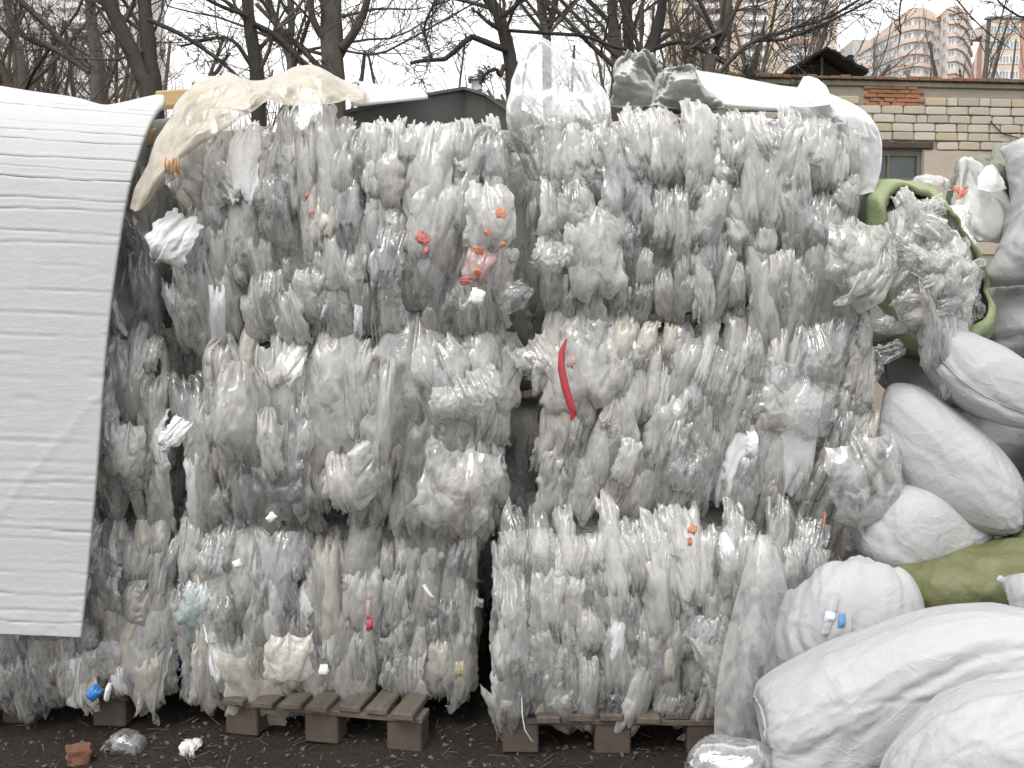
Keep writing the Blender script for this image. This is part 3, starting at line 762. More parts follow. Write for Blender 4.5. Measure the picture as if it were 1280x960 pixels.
# foam sheet hung over the left stack ------------------------------------------------
def foam_sheet():
    # columns in the picture: px offsets left of the right-hand edge, rows from the hem to the top and over it
    rows = [  # (right-edge px, py at right, py at left(-150), Y right, Y left)
        (102, 796, 786, 3.17, 3.12), (112, 700, 690, 3.18, 3.12), (122, 590, 580, 3.18, 3.13), (133, 440, 430, 3.19, 3.14), (146, 330, 318, 3.20, 3.16),
        (160, 245, 232, 3.22, 3.18), (172, 200, 182, 3.25, 3.20), (184, 165, 145, 3.30, 3.24), (196, 142, 112, 3.38, 3.32)]
    cols = np.linspace(0, 1, 7); G = []
    for (xr, yr, yl, Yr, Yl) in rows:
        row = []
        for c in cols:
            px = -150 + (xr + 150) * c; py = yl + (yr - yl) * c; Y = Yl + (Yr - Yl) * c
            row.append(at(px, py, Y))
        G.append(row)
    # the top silhouette and what lies behind it
    top = [(-150, 98, 3.5), (-90, 100, 3.5), (-20, 107, 3.5), (40, 116, 3.5), (95, 124, 3.5), (142, 136, 3.5), (205, 131, 3.48)]
    G.append([at(*p) for p in top])
    bk = [at(px, py, 3.8) - Vector((0, 0, .05)) for px, py, Y in top[:5]] + [at(143, 133, 3.66), at(205, 122, 3.6)]
    G.append(bk)
    G.append([at(px, py, 4.3) - Vector((0, 0, .16)) for px, py, Y in top[:5]] + [at(141, 137, 3.85), at(196, 121, 3.78)])
    A = np.array([[tuple(p) for p in r] for r in G]); n, m = 460, 60
    v, u = np.meshgrid(np.linspace(0, A.shape[0] - 1, n), np.linspace(0, 6, m), indexing='ij'); Q = resample(A, u, v); N = normals_of(Q)
    # pressed horizontal creases, unevenly spaced, following the width
    dist = np.concatenate([[0], np.cumsum(np.linalg.norm(np.diff(Q[:, m // 2], axis=0), axis=1))]); g = np.random.default_rng(4)
    h = np.zeros((n, m)); pos = .05
    while pos < dist[-1]:
        wob = .003 * np.sin(u[0] * 1.2 + g.uniform(0, 6)) + .0012 * np.sin(u[0] * 5 + g.uniform(0, 6)); dpt = g.choice([.001, .0018, .0025, .0032]); w = g.uniform(.0028, .0045)
        d = dist[:, None] - pos - wob[None, :]
        h -= dpt * np.exp(-(d / w) ** 2) * (1 + .3 * np.sin(u * 2 + pos * 9)); h += dpt * .45 * np.exp(-((d - w * 2.2) / (w * 1.5)) ** 2)
        pos += g.choice([.06, .07, .08, .035]) * g.uniform(.88, 1.12)
    h += .002 * np.sin(u * 1.1 + v * .8) + crease_height(g, (u / 6 - .5) * 1.2, dist[:, None] + 0 * u - 1.2, 14, .004, .1, .03)
    s = 1 if N[100, 30][1] < 0 else -1
    root = link("foam_sheet", grid_mesh("foam_sheet", Q + s * N * h[..., None]), M['foam'])
    md = root.modifiers.new("thickness", 'SOLIDIFY'); md.thickness = .016; md.offset = 0
    tag(root, "creased white foam sheet draped over the stack and hanging down its front", "foam sheet")
foam_sheet()
o = drape("foam_sheet", [[at(150, 200, 3.42), at(178, 208, 3.42), at(190, 188, 3.4)], [at(150, 170, 3.5), at(190, 172, 3.5), at(208, 160, 3.5)], [at(150, 150, 3.7), at(190, 153, 3.7), at(215, 149, 3.7)], [at(150, 150, 4.0), at(190, 152, 4.0), at(225, 150, 4.0)]], M['foam'], 30, 20, 4, 10, .005, thick=.012)
tag(o, "small white foam sheet end tucked under the big draped one", "foam sheet")
for (a, b, rr, lab) in ((at(172, 168, 3.42), at(232, 182, 4.1), .042, "short brown timber end poking out under the foam sheet"), (at(196, 126, 3.98), at(262, 121, 4.05), .034, "yellow timber lying across the stack top behind the cream sheet")):
    d = (b - a); ln = d.length; z = d.normalized(); x = z.cross(Vector((0, 0, 1))).normalized(); y = z.cross(x)
    Mx = Matrix.Translation(a) @ Matrix((x, y, z)).transposed().to_4x4()
    tag(MB().box(-rr, rr, -rr, rr, 0, ln, Mx).build("timber_beam", M['timber'], None, bevel=.006), lab, "timber")

# cream sheet over the top left bale -------------------------------------------------
cr = [[at(166, 262, 3.18), at(170, 264, 3.16), at(176, 258, 3.16), at(182, 250, 3.18)],
      [at(186, 212, 3.22), at(196, 218, 3.14), at(206, 214, 3.13), at(214, 205, 3.17)],
      [at(208, 160, 3.28), at(224, 172, 3.17), at(240, 175, 3.14), at(256, 176, 3.16)],
      [at(230, 118, 3.40), at(256, 130, 3.24), at(278, 140, 3.17), at(300, 152, 3.16)],
      [at(262, 97, 3.55), at(290, 102, 3.34), at(312, 115, 3.22), at(330, 132, 3.18)],
      [at(300, 104, 3.62), at(316, 106, 3.42), at(332, 116, 3.28), at(350, 130, 3.22)],
      [at(345, 100, 3.66), at(352, 100, 3.46), at(360, 112, 3.30), at(372, 132, 3.24)],
      [at(392, 86, 3.70), at(394, 88, 3.48), at(398, 104, 3.32), at(404, 132, 3.26)],
      [at(430, 100, 3.72), at(430, 104, 3.5), at(430, 114, 3.36), at(432, 132, 3.30)],
      [at(456, 112, 3.74), at(456, 116, 3.52), at(455, 122, 3.4), at(452, 130, 3.36)]]
FM['cream'] = film_mat("film_cream", (0.64, 0.58, 0.46), 0.62, 0.40, 0.3, 1.2, 0.0, (0.5, 0.42, 0.3), 0.3)
tag(drape("cream_film_sheet", cr, FM['cream'], 120, 60, 3, 70, .014, .06, .4, size=(.35, 1.0)), "cream tinted film sheet thrown over the bale top and down its corner", "film sheet")
# white sheets and grey panel behind the top --------------------------------------------
wf = [[at(440, 132, 3.62), at(480, 128, 3.7), at(535, 122, 3.75)], [at(446, 116, 3.75), at(482, 117, 3.82), at(532, 117, 3.88)], [at(449, 104, 3.95), at(480, 108, 4.0), at(530, 115, 4.05)], [at(440, 103, 4.3), at(480, 108, 4.3), at(530, 114, 4.3)]]
tag(drape("foam_sheet", wf, M['foam'], 30, 30, 8, 10, .006, thick=.01), "white foam sheet lying between the cream sheet and the grey panel", "foam sheet")
wf = [[at(845, 128, 3.52), at(900, 132, 3.52), at(960, 136, 3.5), at(1025, 140, 3.48)], [at(862, 98, 3.75), at(905, 104, 3.72), at(960, 114, 3.68), at(1025, 124, 3.6)], [at(868, 89, 4.0), at(905, 95, 3.98), at(960, 106, 3.95), at(1022, 117, 3.9)], [at(860, 92, 4.5), at(905, 96, 4.5), at(960, 107, 4.45), at(1022, 118, 4.4)]]
tag(drape("foam_sheet", wf, M['foam'], 40, 50, 9, 10, .004, thick=.012), "smooth white foam sheet lying behind the grey film heap", "foam sheet")
mb = MB()
gp = [at(428, 138, 3.75), at(527, 117, 3.95), at(580, 108, 4.05), at(606, 116, 4.0), at(642, 141, 3.85)]
back = [p + Vector((.05, .75, .02)) for p in gp]
root = empty("bent_panel", gp[2]); tag(root, "bent dark grey panel lying on the bale tops beside the standing clear bag", "sheet metal")
V, F = [], []
for p, q in zip(gp, back): V += [p - gp[2], q - gp[2], p - gp[2] - Vector((0, 0, .012)), q - gp[2] - Vector((0, 0, .012))]
for i in range(4):
    a = i * 4; F += [(a, a+4, a+5, a+1), (a+2, a+3, a+7, a+6), (a, a+2, a+6, a+4), (a+1, a+5, a+7, a+3)]
F += [(0, 1, 3, 2), (16, 18, 19, 17)]
MB().add(V, F).build("panel_top", M['greypanel'], root)
V, F = [], []
for i, p in enumerate(gp): V += [p - gp[2] + Vector((0, .03, -.013)), p - gp[2] + Vector((0, .04, -.013 - (.03 if i in (0,) else .14)))]; V += [v_ + Vector((0, .02, 0)) for v_ in V[-2:]]
for i in range(4):
    a = i * 4; F += [(a, a+1, a+5, a+4), (a+2, a+6, a+7, a+3), (a+1, a+3, a+7, a+5), (a, a+4, a+6, a+2)]
MB().add(V, F).build("panel_side", M['greypanel'], root)
# standing clear bag, grey heap, shoulder sheet ------------------------------------------
Y = 3.36
tag(loft_bag("clear_film_bag", [(at(664, 225, Y + .1), at(724, 225, Y + .1)), (at(648, 190, Y + .06), at(744, 192, Y + .06)), (at(638, 150, Y), at(762, 150, Y)), (at(639, 112, Y), at(760, 122, Y)), (at(645, 82, Y), at(738, 92, Y)), (at(652, 58, Y), at(706, 66, Y)), (at(658, 46, Y), at(676, 47, Y)), (at(662, 43, Y), at(666, 43, Y))], FM['haze'], 60, 64, 5, 60, .010, lumps=.008), "clear film bag standing up in a peak on the brightest bale", "film bag")
FM['smoke'] = film_mat("film_smoke", (0.27, 0.275, 0.26), 0.88, 0.3, 0.6, 0.35, 0.0, (0.12, 0.12, 0.10), 0.3)
Y = 3.55
root = empty("grey_film_heap", at(825, 118, Y)); tag(root, "crumpled dark grey film heap behind the brightest bale", "film heap")
for i, rows in enumerate(([(760, 132, 850, 134), (764, 112, 842, 116), (768, 90, 832, 96), (776, 72, 822, 76), (786, 66, 808, 67)], [(800, 138, 905, 138), (815, 116, 893, 122), (828, 98, 880, 102), (840, 86, 868, 88), (849, 82, 858, 82)])):
    o = loft_bag("film_fold", [(at(a, b, Y - .12 * i), at(c_, d_, Y - .12 * i)) for a, b, c_, d_ in rows], FM['smoke'], 44, 50, 12 + i, 80, .016, lumps=.012, reach=.035)
    o.parent = root; o.matrix_parent_inverse = Matrix.Translation(-root.location)
Y = 3.36
FM['sheetwhite'] = film_mat("film_sheet_white", (0.74, 0.74, 0.74), 0.90, 0.35, 0.4, 1.0, 0.0, dirt_amt=0.15)
tag(loft_bag("white_film_roll", [(at(1058, 250, Y), at(1092, 240, Y)), (at(1058, 222, Y), at(1101, 212, Y)), (at(1052, 188, Y), at(1098, 176, Y)), (at(1036, 160, Y), at(1084, 146, Y)), (at(1010, 142, Y + .05), at(1058, 126, Y + .05)), (at(985, 138, Y + .1), at(1030, 118, Y + .1))], FM['sheetwhite'], 60, 50, 15, 26, .008, flat=.45, lumps=.008, vert=.2), "smooth white film roll slung over the shoulder of the brightest bale", "film roll")
tag(drape("white_film_corner", [[at(988, 132, 3.34), at(1010, 134, 3.3), at(1040, 130, 3.34)], [at(992, 118, 3.38), at(1012, 116, 3.33), at(1036, 114, 3.38)], [at(1000, 104, 3.42), at(1014, 102, 3.4), at(1029, 104, 3.43)], [at(1004, 96, 3.46), at(1010, 95, 3.46), at(1017, 97, 3.46)]], FM['white'], 30, 26, 17, 20, .006, .04), "pointed white film corner sticking up beside the white roll", "film scrap")
# long clear film hanging to the ground on the right -------------------------------------
hf = [[at(886, 946, 3.06), at(905, 950, 3.02), at(930, 950, 3.02), at(952, 948, 3.03), at(975, 950, 3.08)],
      [at(886, 860, 3.12), at(908, 860, 3.05), at(935, 862, 3.03), at(962, 860, 3.06), at(990, 860, 3.12)],
      [at(900, 780, 3.17), at(918, 778, 3.10), at(938, 780, 3.07), at(962, 780, 3.10), at(985, 782, 3.15)],
      [at(918, 715, 3.20), at(928, 712, 3.15), at(940, 710, 3.13), at(955, 712, 3.15), at(972, 716, 3.19)],
      [at(928, 672, 3.24), at(936, 670, 3.20), at(944, 668, 3.19), at(952, 670, 3.21), at(960, 674, 3.24)]]
tag(drape("hanging_film", [[p_ - Vector((0, .10, 0)) for p_ in q_] for q_ in hf], FM['curtain'], 80, 50, 19, 14, .008, .07, .9, fine=16, size=(.35, .9)), "long clear film hanging from the bale to the ground beside the big white sack", "film sheet")
# ------------------------------------------------------------------ sack pile on the right
M['sack_new'] = woven('woven_bright', (0.43, 0.43, 0.45), (0.49, 0.49, 0.51))
GR = "stuffed woven sacks in the pile"
WH, GY_, GN, OL = M['sack'], M['sack_grey'], M['sack_green'], M['sack_olive']
# (label, kind, A px, B px, width m, thick m, material, seed, roll, sag)
def S(label, kind, a, b, w, th, mat, seed, roll=0., sag=.0, **kw): return sack(label, kind, at(*a), at(*b), w, th, mat, seed, roll, sag, **kw)
def lofted_sack(label, rows, mat, seed, flat, n=110, m=140, name="stuffed_sack", **kw):
    """sack whose outline is given as pairs of points across it, from end to end"""
    W = [(at(*a), at(*b)) for a, b in rows]; c = sum((a + b for a, b in W), Vector()) / (2 * len(W)); root = empty(name, c); tag(root, label, "sack", GR)
    o = loft_bag("sack_cloth", [(a - c, b - c) for a, b in W], mat, n, m, seed, flat=flat, **kw); o.parent = root
    G = np.array([v_.co[:] for v_ in o.data.vertices])[:n * m].reshape(n, m, 3)
    return root, G
def R2(rows, Y0, Y1):
    cx = [(a + c) / 2 for a, b, c, d in rows]; k = [Y0 + (Y1 - Y0) * (x - cx[0]) / (cx[-1] - cx[0]) for x in cx]   # depth follows the run of the sack
    return [((a, b, k[i]), (c, d, k[i])) for i, (a, b, c, d) in enumerate(rows)]
SK = dict(size=.7, creases=36, amp=.006, lumps=.004, reach=.06, vert=.35, fine=40)
lofted_sack("long white sack lying aslant against the bale with a red ribbon", R2([(1100, 545, 1106, 500), (1104, 565, 1118, 481), (1128, 600, 1152, 484), (1168, 636, 1196, 512), (1212, 660, 1238, 545), (1252, 672, 1268, 582), (1270, 668, 1280, 612), (1276, 656, 1282, 632)], 3.40, 3.16), WH, 1, .95, **SK)
r_d, G_d = lofted_sack("white tied sack with a stitched seam spilling out of the open green sack", R2([(1146, 418, 1150, 404), (1150, 430, 1160, 404), (1153, 436, 1170, 404), (1160, 462, 1188, 410), (1185, 498, 1216, 418), (1225, 525, 1254, 434), (1275, 536, 1292, 458), (1325, 530, 1330, 480), (1345, 515, 1346, 497)], 3.30, 3.18), WH, 2, .95, **SK)
seam(r_d, G_d, 'col', 96, WH, "seam", .002, (25, 95))
lofted_sack("grey white sack lying under the long aslant sack on the olive one", R2([(1070, 668, 1074, 645), (1076, 695, 1092, 622), (1100, 716, 1120, 606), (1140, 724, 1156, 608), (1180, 716, 1192, 626), (1215, 700, 1226, 648), (1236, 682, 1240, 664)], 3.30, 3.22), GY_, 3, .95, **SK)
S("olive green sack between the grey white sack and the big white one", 'pillow', (1110, 752, 3.14), (1345, 700, 3.08), .27, .36, OL, 4, .2, .0)
S("grey white sack wedged beside the open green sack", 'soft', (1215, 415, 3.62), (1370, 385, 3.5), .34, .34, GY_, 5)
S("tall bluish white sack beside the torn bag with orange print", 'fat', (1305, 360, 3.36), (1320, 180, 3.5), .36, .36, WH, 6, .3)
S("dim sack stuffed behind the white tied sack", 'soft', (1100, 470, 3.75), (1260, 460, 3.8), .34, .36, GY_, 7)
Yj = 3.0
r_j, G_j = lofted_sack("white sack with a blue label on its folded mouth", [((990, 900, Yj), (1135, 900, Yj)), ((975, 850, Yj), (1150, 850, Yj)), ((970, 800, Yj), (1152, 800, Yj)), ((976, 765, Yj), (1147, 765, Yj)), ((992, 735, Yj), (1138, 738, Yj + .02)), ((1020, 717, Yj + .04), (1118, 722, Yj + .04)), ((1050, 705, Yj + .06), (1098, 709, Yj + .06)), ((1067, 700, Yj + .08), (1082, 702, Yj + .08))], WH, 8, .8, size=.7, creases=50, amp=.011, lumps=.004, reach=.06, vert=.4, fine=50)
r_k, G_k = lofted_sack("big white sack lying in front of the one with the blue label", R2([(968, 985, 946, 878), (972, 998, 950, 860), (992, 1006, 974, 842), (1044, 998, 1030, 815), (1094, 980, 1088, 794), (1152, 960, 1148, 772), (1216, 945, 1216, 759), (1275, 940, 1280, 760), (1330, 925, 1335, 785), (1362, 900, 1365, 815)], 2.72, 2.56), WH, 9, .85, 170, 200, size=.9, creases=50, amp=.010, lumps=.006, reach=.06, vert=.3, fine=60)
lofted_sack("white sack with speckled dirt in front of the big white one", R2([(1120, 1040, 1100, 985), (1140, 1050, 1112, 948), (1175, 1055, 1150, 905), (1225, 1050, 1200, 874), (1290, 1045, 1275, 853), (1360, 1040, 1350, 850), (1420, 1010, 1420, 880), (1450, 980, 1450, 920)], 2.30, 2.22), M['sack_new'], 10, .9, 140, 170, size=.9, creases=60, amp=.011, lumps=.005, reach=.06, vert=.35, fine=70)
S("small white sack end behind the big white sack beside the olive one", 'soft', (1262, 760, 2.75), (1400, 735, 2.7), .20, .25, WH, 11)
# what carries the pile, mostly out of sight
for i, (a, b, w, th, mt) in enumerate((((1090, 800, 3.55), (1330, 800, 3.5), .5, .45, GY_), ((1110, 900, 3.15), (1400, 900, 3.1), .5, .5, WH), ((1130, 560, 3.85), (1360, 540, 3.8), .45, .45, GY_), ((1150, 700, 3.9), (1400, 690, 3.85), .5, .5, WH), ((1030, 985, 2.72), (1330, 985, 2.7), .34, .5, GY_),
                                       ((1120, 850, 3.95), (1400, 850, 3.9), .5, .5, GY_), ((1290, 560, 3.3), (1500, 600, 3.2), .5, .5, WH), ((1290, 330, 3.85), (1480, 360, 3.85), .45, .45, WH), ((1130, 400, 4.05), (1350, 420, 4.05), .5, .5, GY_),
    ((1275, 455, 3.62), (1490, 450, 3.55), .45, .5, GY_), ((1285, 705, 3.4), (1520, 715, 3.3), .46, .5, WH), ((1270, 850, 3.3), (1540, 850, 3.2), .5, .55, GY_), ((1330, 930, 2.85), (1560, 930, 2.8), .5, .5, WH), ((1300, 250, 3.9), (1450, 270, 3.9), .4, .4, GY_), ((1300, 620, 3.8), (1520, 620, 3.75), .5, .5, WH))):
    S(("grey white" if mt is GY_ else "white") + " sack buried " + ("low in the back of the pile", "under the olive sack", "behind the long aslant sack", "deep behind the grey white sack", "under the big white sack at the ground", "at the back foot of the pile", "beyond the end of the long aslant sack", "behind the tall bluish white sack", "behind the open green sack", "under the tall bluish white sack", "beyond the end of the olive sack", "at the outer foot of the pile", "beyond the speckled sack", "behind the green tarpaulin", "in the outer flank of the pile")[i], 'pillow' if i % 2 else 'soft', a, b, w, th, mt, 30 + i)
# blue label and folded mouth on the sack
def patch(name, P4, mat, parent, n=8, m=8, off=.004, seed=0, cre=6):
    c = [[P4[0], P4[1]], [P4[3], P4[2]]]
    o = drape(name, [[c[0][0], (c[0][0] + c[0][1]) / 2, c[0][1]], [(c[0][0] + c[1][0]) / 2, (c[0][0] + c[0][1] + c[1][0] + c[1][1]) / 4 - Vector((0, .006, 0)), (c[0][1] + c[1][1]) / 2], [c[1][0], (c[1][0] + c[1][1]) / 2, c[1][1]]], mat, n, m, seed, cre, .004, .02, fine=0, size=(.1, .1))
    if parent is not None: o.parent = parent; o.matrix_parent_inverse = Matrix.Translation(-parent.location)
    return o
M['label_blue'] = simple("label_blue", (0.10, 0.20, 0.42), (0.14, 0.26, 0.50), 20, .5, .1, 30)
M['label_pale'] = simple("label_pale", (0.50, 0.60, 0.82), (0.60, 0.68, 0.86), 20, .5, .1, 30)
M['hollow_shade'] = simple("sack_hollow_shade", (0.36, 0.35, 0.35), (0.48, 0.47, 0.47), 8, .8, .2, 30)  # grey standing in for the shade inside the sack mouth
def surf_y(G, root, px, py):
    """depth of the sack's front surface under a photo pixel"""
    d = ray(px, py); P = G.reshape(-1, 3) + np.array(root.location); e = P - np.array([0, 0, CAMH])
    pj = np.stack([e[:, 0] / e[:, 1] - d.x / d.y, e[:, 2] / e[:, 1] - d.z / d.y], -1); ok = np.linalg.norm(pj, axis=1) < .012
    return P[ok, 1].min() if ok.any() else root.location.y
def on(G, root, px, py, off=.006): return at(px, py, surf_y(G, root, px, py) - off)
patch("mouth_shade_patch", [on(G_j, r_j, 1034, 800), on(G_j, r_j, 1064, 796), on(G_j, r_j, 1064, 768), on(G_j, r_j, 1040, 766)], M['hollow_shade'], r_j, off=.003)  # flat patch on the cloth, shade of the mouth put into its colour
patch("hem_strip", [on(G_j, r_j, 1026, 792, .012), on(G_j, r_j, 1036, 792, .012), on(G_j, r_j, 1050, 740, .012), on(G_j, r_j, 1038, 742, .012)], WH, r_j)
patch("label_strip", [on(G_j, r_j, 1030, 776, .016), on(G_j, r_j, 1042, 776, .016), on(G_j, r_j, 1044, 766, .016), on(G_j, r_j, 1032, 764, .016)], M['label_pale'], r_j)
patch("label_strip", [on(G_j, r_j, 1047, 786, .014), on(G_j, r_j, 1056, 784, .014), on(G_j, r_j, 1057, 767, .014), on(G_j, r_j, 1048, 768, .014)], M['label_blue'], r_j)
# stitched end seam and fold on the big sack
seam(r_k, G_k, 'row', 1, WH, "end_seam", .004)
# open green sack with film welling out ------------------------------------------------------
def open_sack():
    c = at(1172, 330, 3.34); root = empty("open_green_sack", c); tag(root, "green woven sack lying open with clear film welling out of its mouth", "sack", GR)
    g = np.random.default_rng(3); n, m = 40, 72; P = np.zeros((n, m, 3)); th = np.arange(m) / m * 2 * np.pi
    # mouth outline in the picture (a figure slightly waisted at the upper right), then back along the sack
    out = [(1240, 345), (1247, 375), (1238, 405), (1215, 425), (1185, 432), (1150, 425), (1122, 400), (1106, 360), (1098, 310), (1096, 262), (1104, 240), (1128, 230), (1158, 232), (1178, 245), (1190, 268), (1205, 290), (1226, 312)]
    O = np.array([tuple(at(px, py, 3.30) - c) for px, py in out] + [tuple(at(*out[0], 3.30) - c)])
    R0 = resample(np.concatenate([O[-3:-1], O, O[1:3]])[:, None], np.zeros((m, 1)), (np.arange(m) / m * len(out) + 2)[:, None])[:, 0]
    for i in range(n):
        s = i / (n - 1); y = -.05 + .62 * s
        q_ = min(1, s * 8); grow = .93 + .20 * q_ - .35 * s ** 3 + (.035 * np.sin(th * 5 + 2 * q_) + .02 * np.sin(th * 11 + 1) + .012 * np.sin(th * 17))[:, None] * (1 - .6 * q_)
        y += .015 * q_
        P[i] = R0 * grow; P[i, :, 1] = y + .025 * np.sin(th * 3 + 1) + .012 * np.sin(th * 7); P[i, :, 0] += .10 * s; P[i, :, 2] -= .05 * s
    P[0] *= np.array([.965, 1, .965]); P[0, :, 1] += .03
    tt, ss = np.meshgrid(th, np.linspace(0, .62, n)); h = crease_height(g, (tt / 6.28 - .5) * 1.6, ss - .3, 90, .016, .25, .05)
    h = h * np.clip(np.minimum(np.arange(m), m - np.arange(m)) / 5, 0, 1)[None, :]; h[0] *= .3
    ctr = P.mean(1, keepdims=True); N = P - ctr; N[..., 1] = 0; N /= np.linalg.norm(N, axis=-1, keepdims=True)
    o = link("sack_cloth", grid_mesh("sack_cloth", P + N * h[..., None], wrap=True), GN, root)
    md = o.modifiers.new("thickness", 'SOLIDIFY'); md.thickness = .003
    # film inside: a thing of its own
    f = empty("loose_film", at(1160, 340, 3.3)); tag(f, "bunch of glossy clear film welling out of the open green sack", "film bunch")
    r = random.Random(9)
    def inside(x, y):
        c_ = False
        for (x0, y0), (x1, y1) in zip(out, out[1:] + out[:1]):
            if (y0 > y) != (y1 > y) and x < (x1 - x0) * (y - y0) / (y1 - y0) + x0: c_ = not c_
        return c_
    link("film_wad", bale_core(.40, .52, .45, 77), FM['packed'], f, loc=(0.02, .02, -.26))
    for k in range(170):
        a = r.uniform(0, 6.28); q = math.sqrt(r.random())
        px = 1172 + 78 * q * math.cos(a) ; py = 335 + 105 * q * math.sin(a)
        if not inside((px - 1168) / .70 + 1168, (py - 335) / .78 + 335): continue
        if px < 1120: py += 10
        p = at(px, py, 3.26 - .09 * (1 - q) + r.uniform(-.03, .03)) - f.location
        o = film_piece(f, r, p.x, p.y, p.z, 'front', r.choice(['crumple', 'flap', 'pouch']), FM[r.choice(['clear', 'haze', 'milky', 'milky'])], r.uniform(.28, .46)); o.rotation_euler.y = r.uniform(-1.5, 1.5)
    film_piece(f, r, *(at(1158, 382, 3.2) - f.location), 'front', 'crumple', FM['red'], .22)
    for k in range(5):
        p = at(1165 + 6 * k, 408 + 8 * k, 3.18 + .01 * k) - f.location
        film_piece(f, r, p.x, p.y, p.z, 'front', 'pleat', FM['haze'], .55)
open_sack()
# torn white bag with orange print, green tarpaulin behind it ---------------------------------
Yb = 3.62
o = loft_bag("torn_white_bag", [(at(1212, 300, Yb), at(1262, 306, Yb)), (at(1200, 276, Yb), at(1268, 284, Yb)), (at(1196, 246, Yb), at(1262, 252, Yb)), (at(1197, 216, Yb), at(1242, 222, Yb)), (at(1200, 202, Yb), at(1222, 204, Yb)), (at(1204, 197, Yb), at(1212, 197, Yb))], FM['white'], 50, 60, 23, 50, .014, lumps=.012)
tb = empty("torn_white_bag", at(1232, 300, Yb)); o.name = "bag_film"; o.parent = tb; o.matrix_parent_inverse = Matrix.Translation(-tb.location)
tag(tb, "torn white plastic bag with an orange print beside the green tarpaulin", "bag", GR)
for i, (px, py, s) in enumerate(((1196, 236, .12), (1204, 240, .14), (1199, 246, .10), (1208, 234, .08))):
    p = at(px, py, Yb - .16) - tb.location
    link("print_patch", PIECES['crumple'][i], FM['orange'], tb, tuple(p), (0, .6 * i, 0), (s, s * .4, s))
drape_o = drape("bag_flap", [[at(1222, 236, 3.5), at(1240, 240, 3.46), at(1258, 236, 3.5)], [at(1224, 222, 3.52), at(1242, 222, 3.46), at(1254, 226, 3.5)], [at(1232, 208, 3.56), at(1240, 206, 3.54), at(1246, 210, 3.55)]], FM['white'], 24, 24, 5, 12, .006, .04)
drape_o.parent = tb; drape_o.matrix_parent_inverse = Matrix.Translation(-tb.location)
M['tarp'] = woven("tarpaulin_green", (0.14, 0.165, 0.12), (0.22, 0.25, 0.18), (0.1, 0.1, 0.08), .05)
tag(drape("green_tarpaulin", [[at(1180, 260, 3.72), at(1215, 262, 3.7), at(1250, 262, 3.66), at(1300, 250, 3.66)], [at(1188, 228, 3.74), at(1222, 226, 3.66), at(1256, 216, 3.6), at(1310, 214, 3.6)], [at(1200, 208, 3.82), at(1230, 206, 3.76), at(1262, 196, 3.7), at(1320, 186, 3.7)], [at(1212, 200, 3.98), at(1240, 198, 3.95), at(1270, 188, 3.9), at(1330, 178, 3.9)], [at(1220, 212, 4.2), at(1250, 206, 4.2), at(1280, 200, 4.2), at(1340, 190, 4.2)]], M['tarp'], 60, 60, 29, 40, .03, .09, .3, thick=.004), "crumpled dark green tarpaulin behind the torn white bag", "tarpaulin")
tag(drape("clear_film_scrap", [[at(1138, 236, 3.7), at(1165, 238, 3.66), at(1196, 240, 3.7)], [at(1140, 228, 3.72), at(1166, 226, 3.68), at(1190, 230, 3.72)], [at(1145, 220, 3.78), at(1160, 218, 3.76), at(1182, 222, 3.78)]], FM['clear'], 24, 30, 31, 20, .01, .05), "clear film scrap lying on the rim of the open green sack", "film scrap")
tag(loft_bag("grey_film_bag", [(at(862, 985, 2.62), at(960, 985, 2.6)), (at(862, 964, 2.64), at(965, 964, 2.62)), (at(876, 951, 2.68), at(958, 950, 2.66)), (at(896, 946, 2.72), at(944, 946, 2.7))], FM['clear'], 30, 50, 33, 30, .008, flat=.8, lumps=.01), "flat grey film bag lying on the soil before the hanging film", "film bag")

# ------------------------------------------------------------------ coloured scraps squeezed into the bales (parts of their bale)
def scrap(bale, px, py, Y, shape, mat, s, name="film_scrap", ry=0., sx=1., sz=1., idx=0, label=None):
    p = at(px, py, Y) - bale.location
    o = link(name, PIECES[shape][idx % len(PIECES[shape])], FM[mat] if isinstance(mat, str) else mat, bale, tuple(p), (0, ry, .1), (s * sx, s * .8, s * sz))
    if label: o["label"] = label
    return o
FM['pinkprint'] = film_mat("film_pink", (0.80, 0.50, 0.48), 0.6, 0.4, 0.25)
FM['print_red'] = film_mat("film_print_red", (0.75, 0.13, 0.10), 0.85, 0.35, 0.3, dirt_amt=.1)
M['paper'] = simple("paper_white", (0.80, 0.80, 0.78), (0.87, 0.87, 0.85), 10, .7, .1, 40)
Yf = 3.14
scrap(b_tl, 612, 262, Yf + .06, 'sheet', 'milky', .62, "printed_film", 0, .8, 1.0, 1, "milky film with orange prints")
scrap(b_tl, 600, 330, Yf + .06, 'sheet', 'pinkprint', .42, "printed_film", .3, .8, 1.0, 2)
for i, (px, py, s) in enumerate(((626, 265, .13), (609, 290, .075), (597, 313, .12), (628, 306, .07), (597, 340, .09), (583, 351, .10))):
    scrap(b_tl, px, py, Yf - .03, 'flap', 'orange' if i != 5 else 'print_red', s * 1.5, "orange_print", .9 * i, idx=i)
scrap(b_tl, 528, 298, Yf, 'flap', 'print_red', .22, idx=3, ry=.8); scrap(b_tl, 533, 312, Yf, 'flap', 'print_red', .16, idx=4, sx=.5)
scrap(b_tl, 476, 296, Yf, 'pleat', 'aqua', .22, ry=.2, sx=.5, idx=5); scrap(b_tl, 584, 287, Yf, 'crumple', 'aqua', .1, idx=5)
scrap(b_tl, 384, 244, Yf, 'flap', 'print_red', .13, idx=2, sx=.6, ry=.3); scrap(b_tl, 389, 266, Yf, 'flap', 'print_red', .09, idx=6, ry=1.)
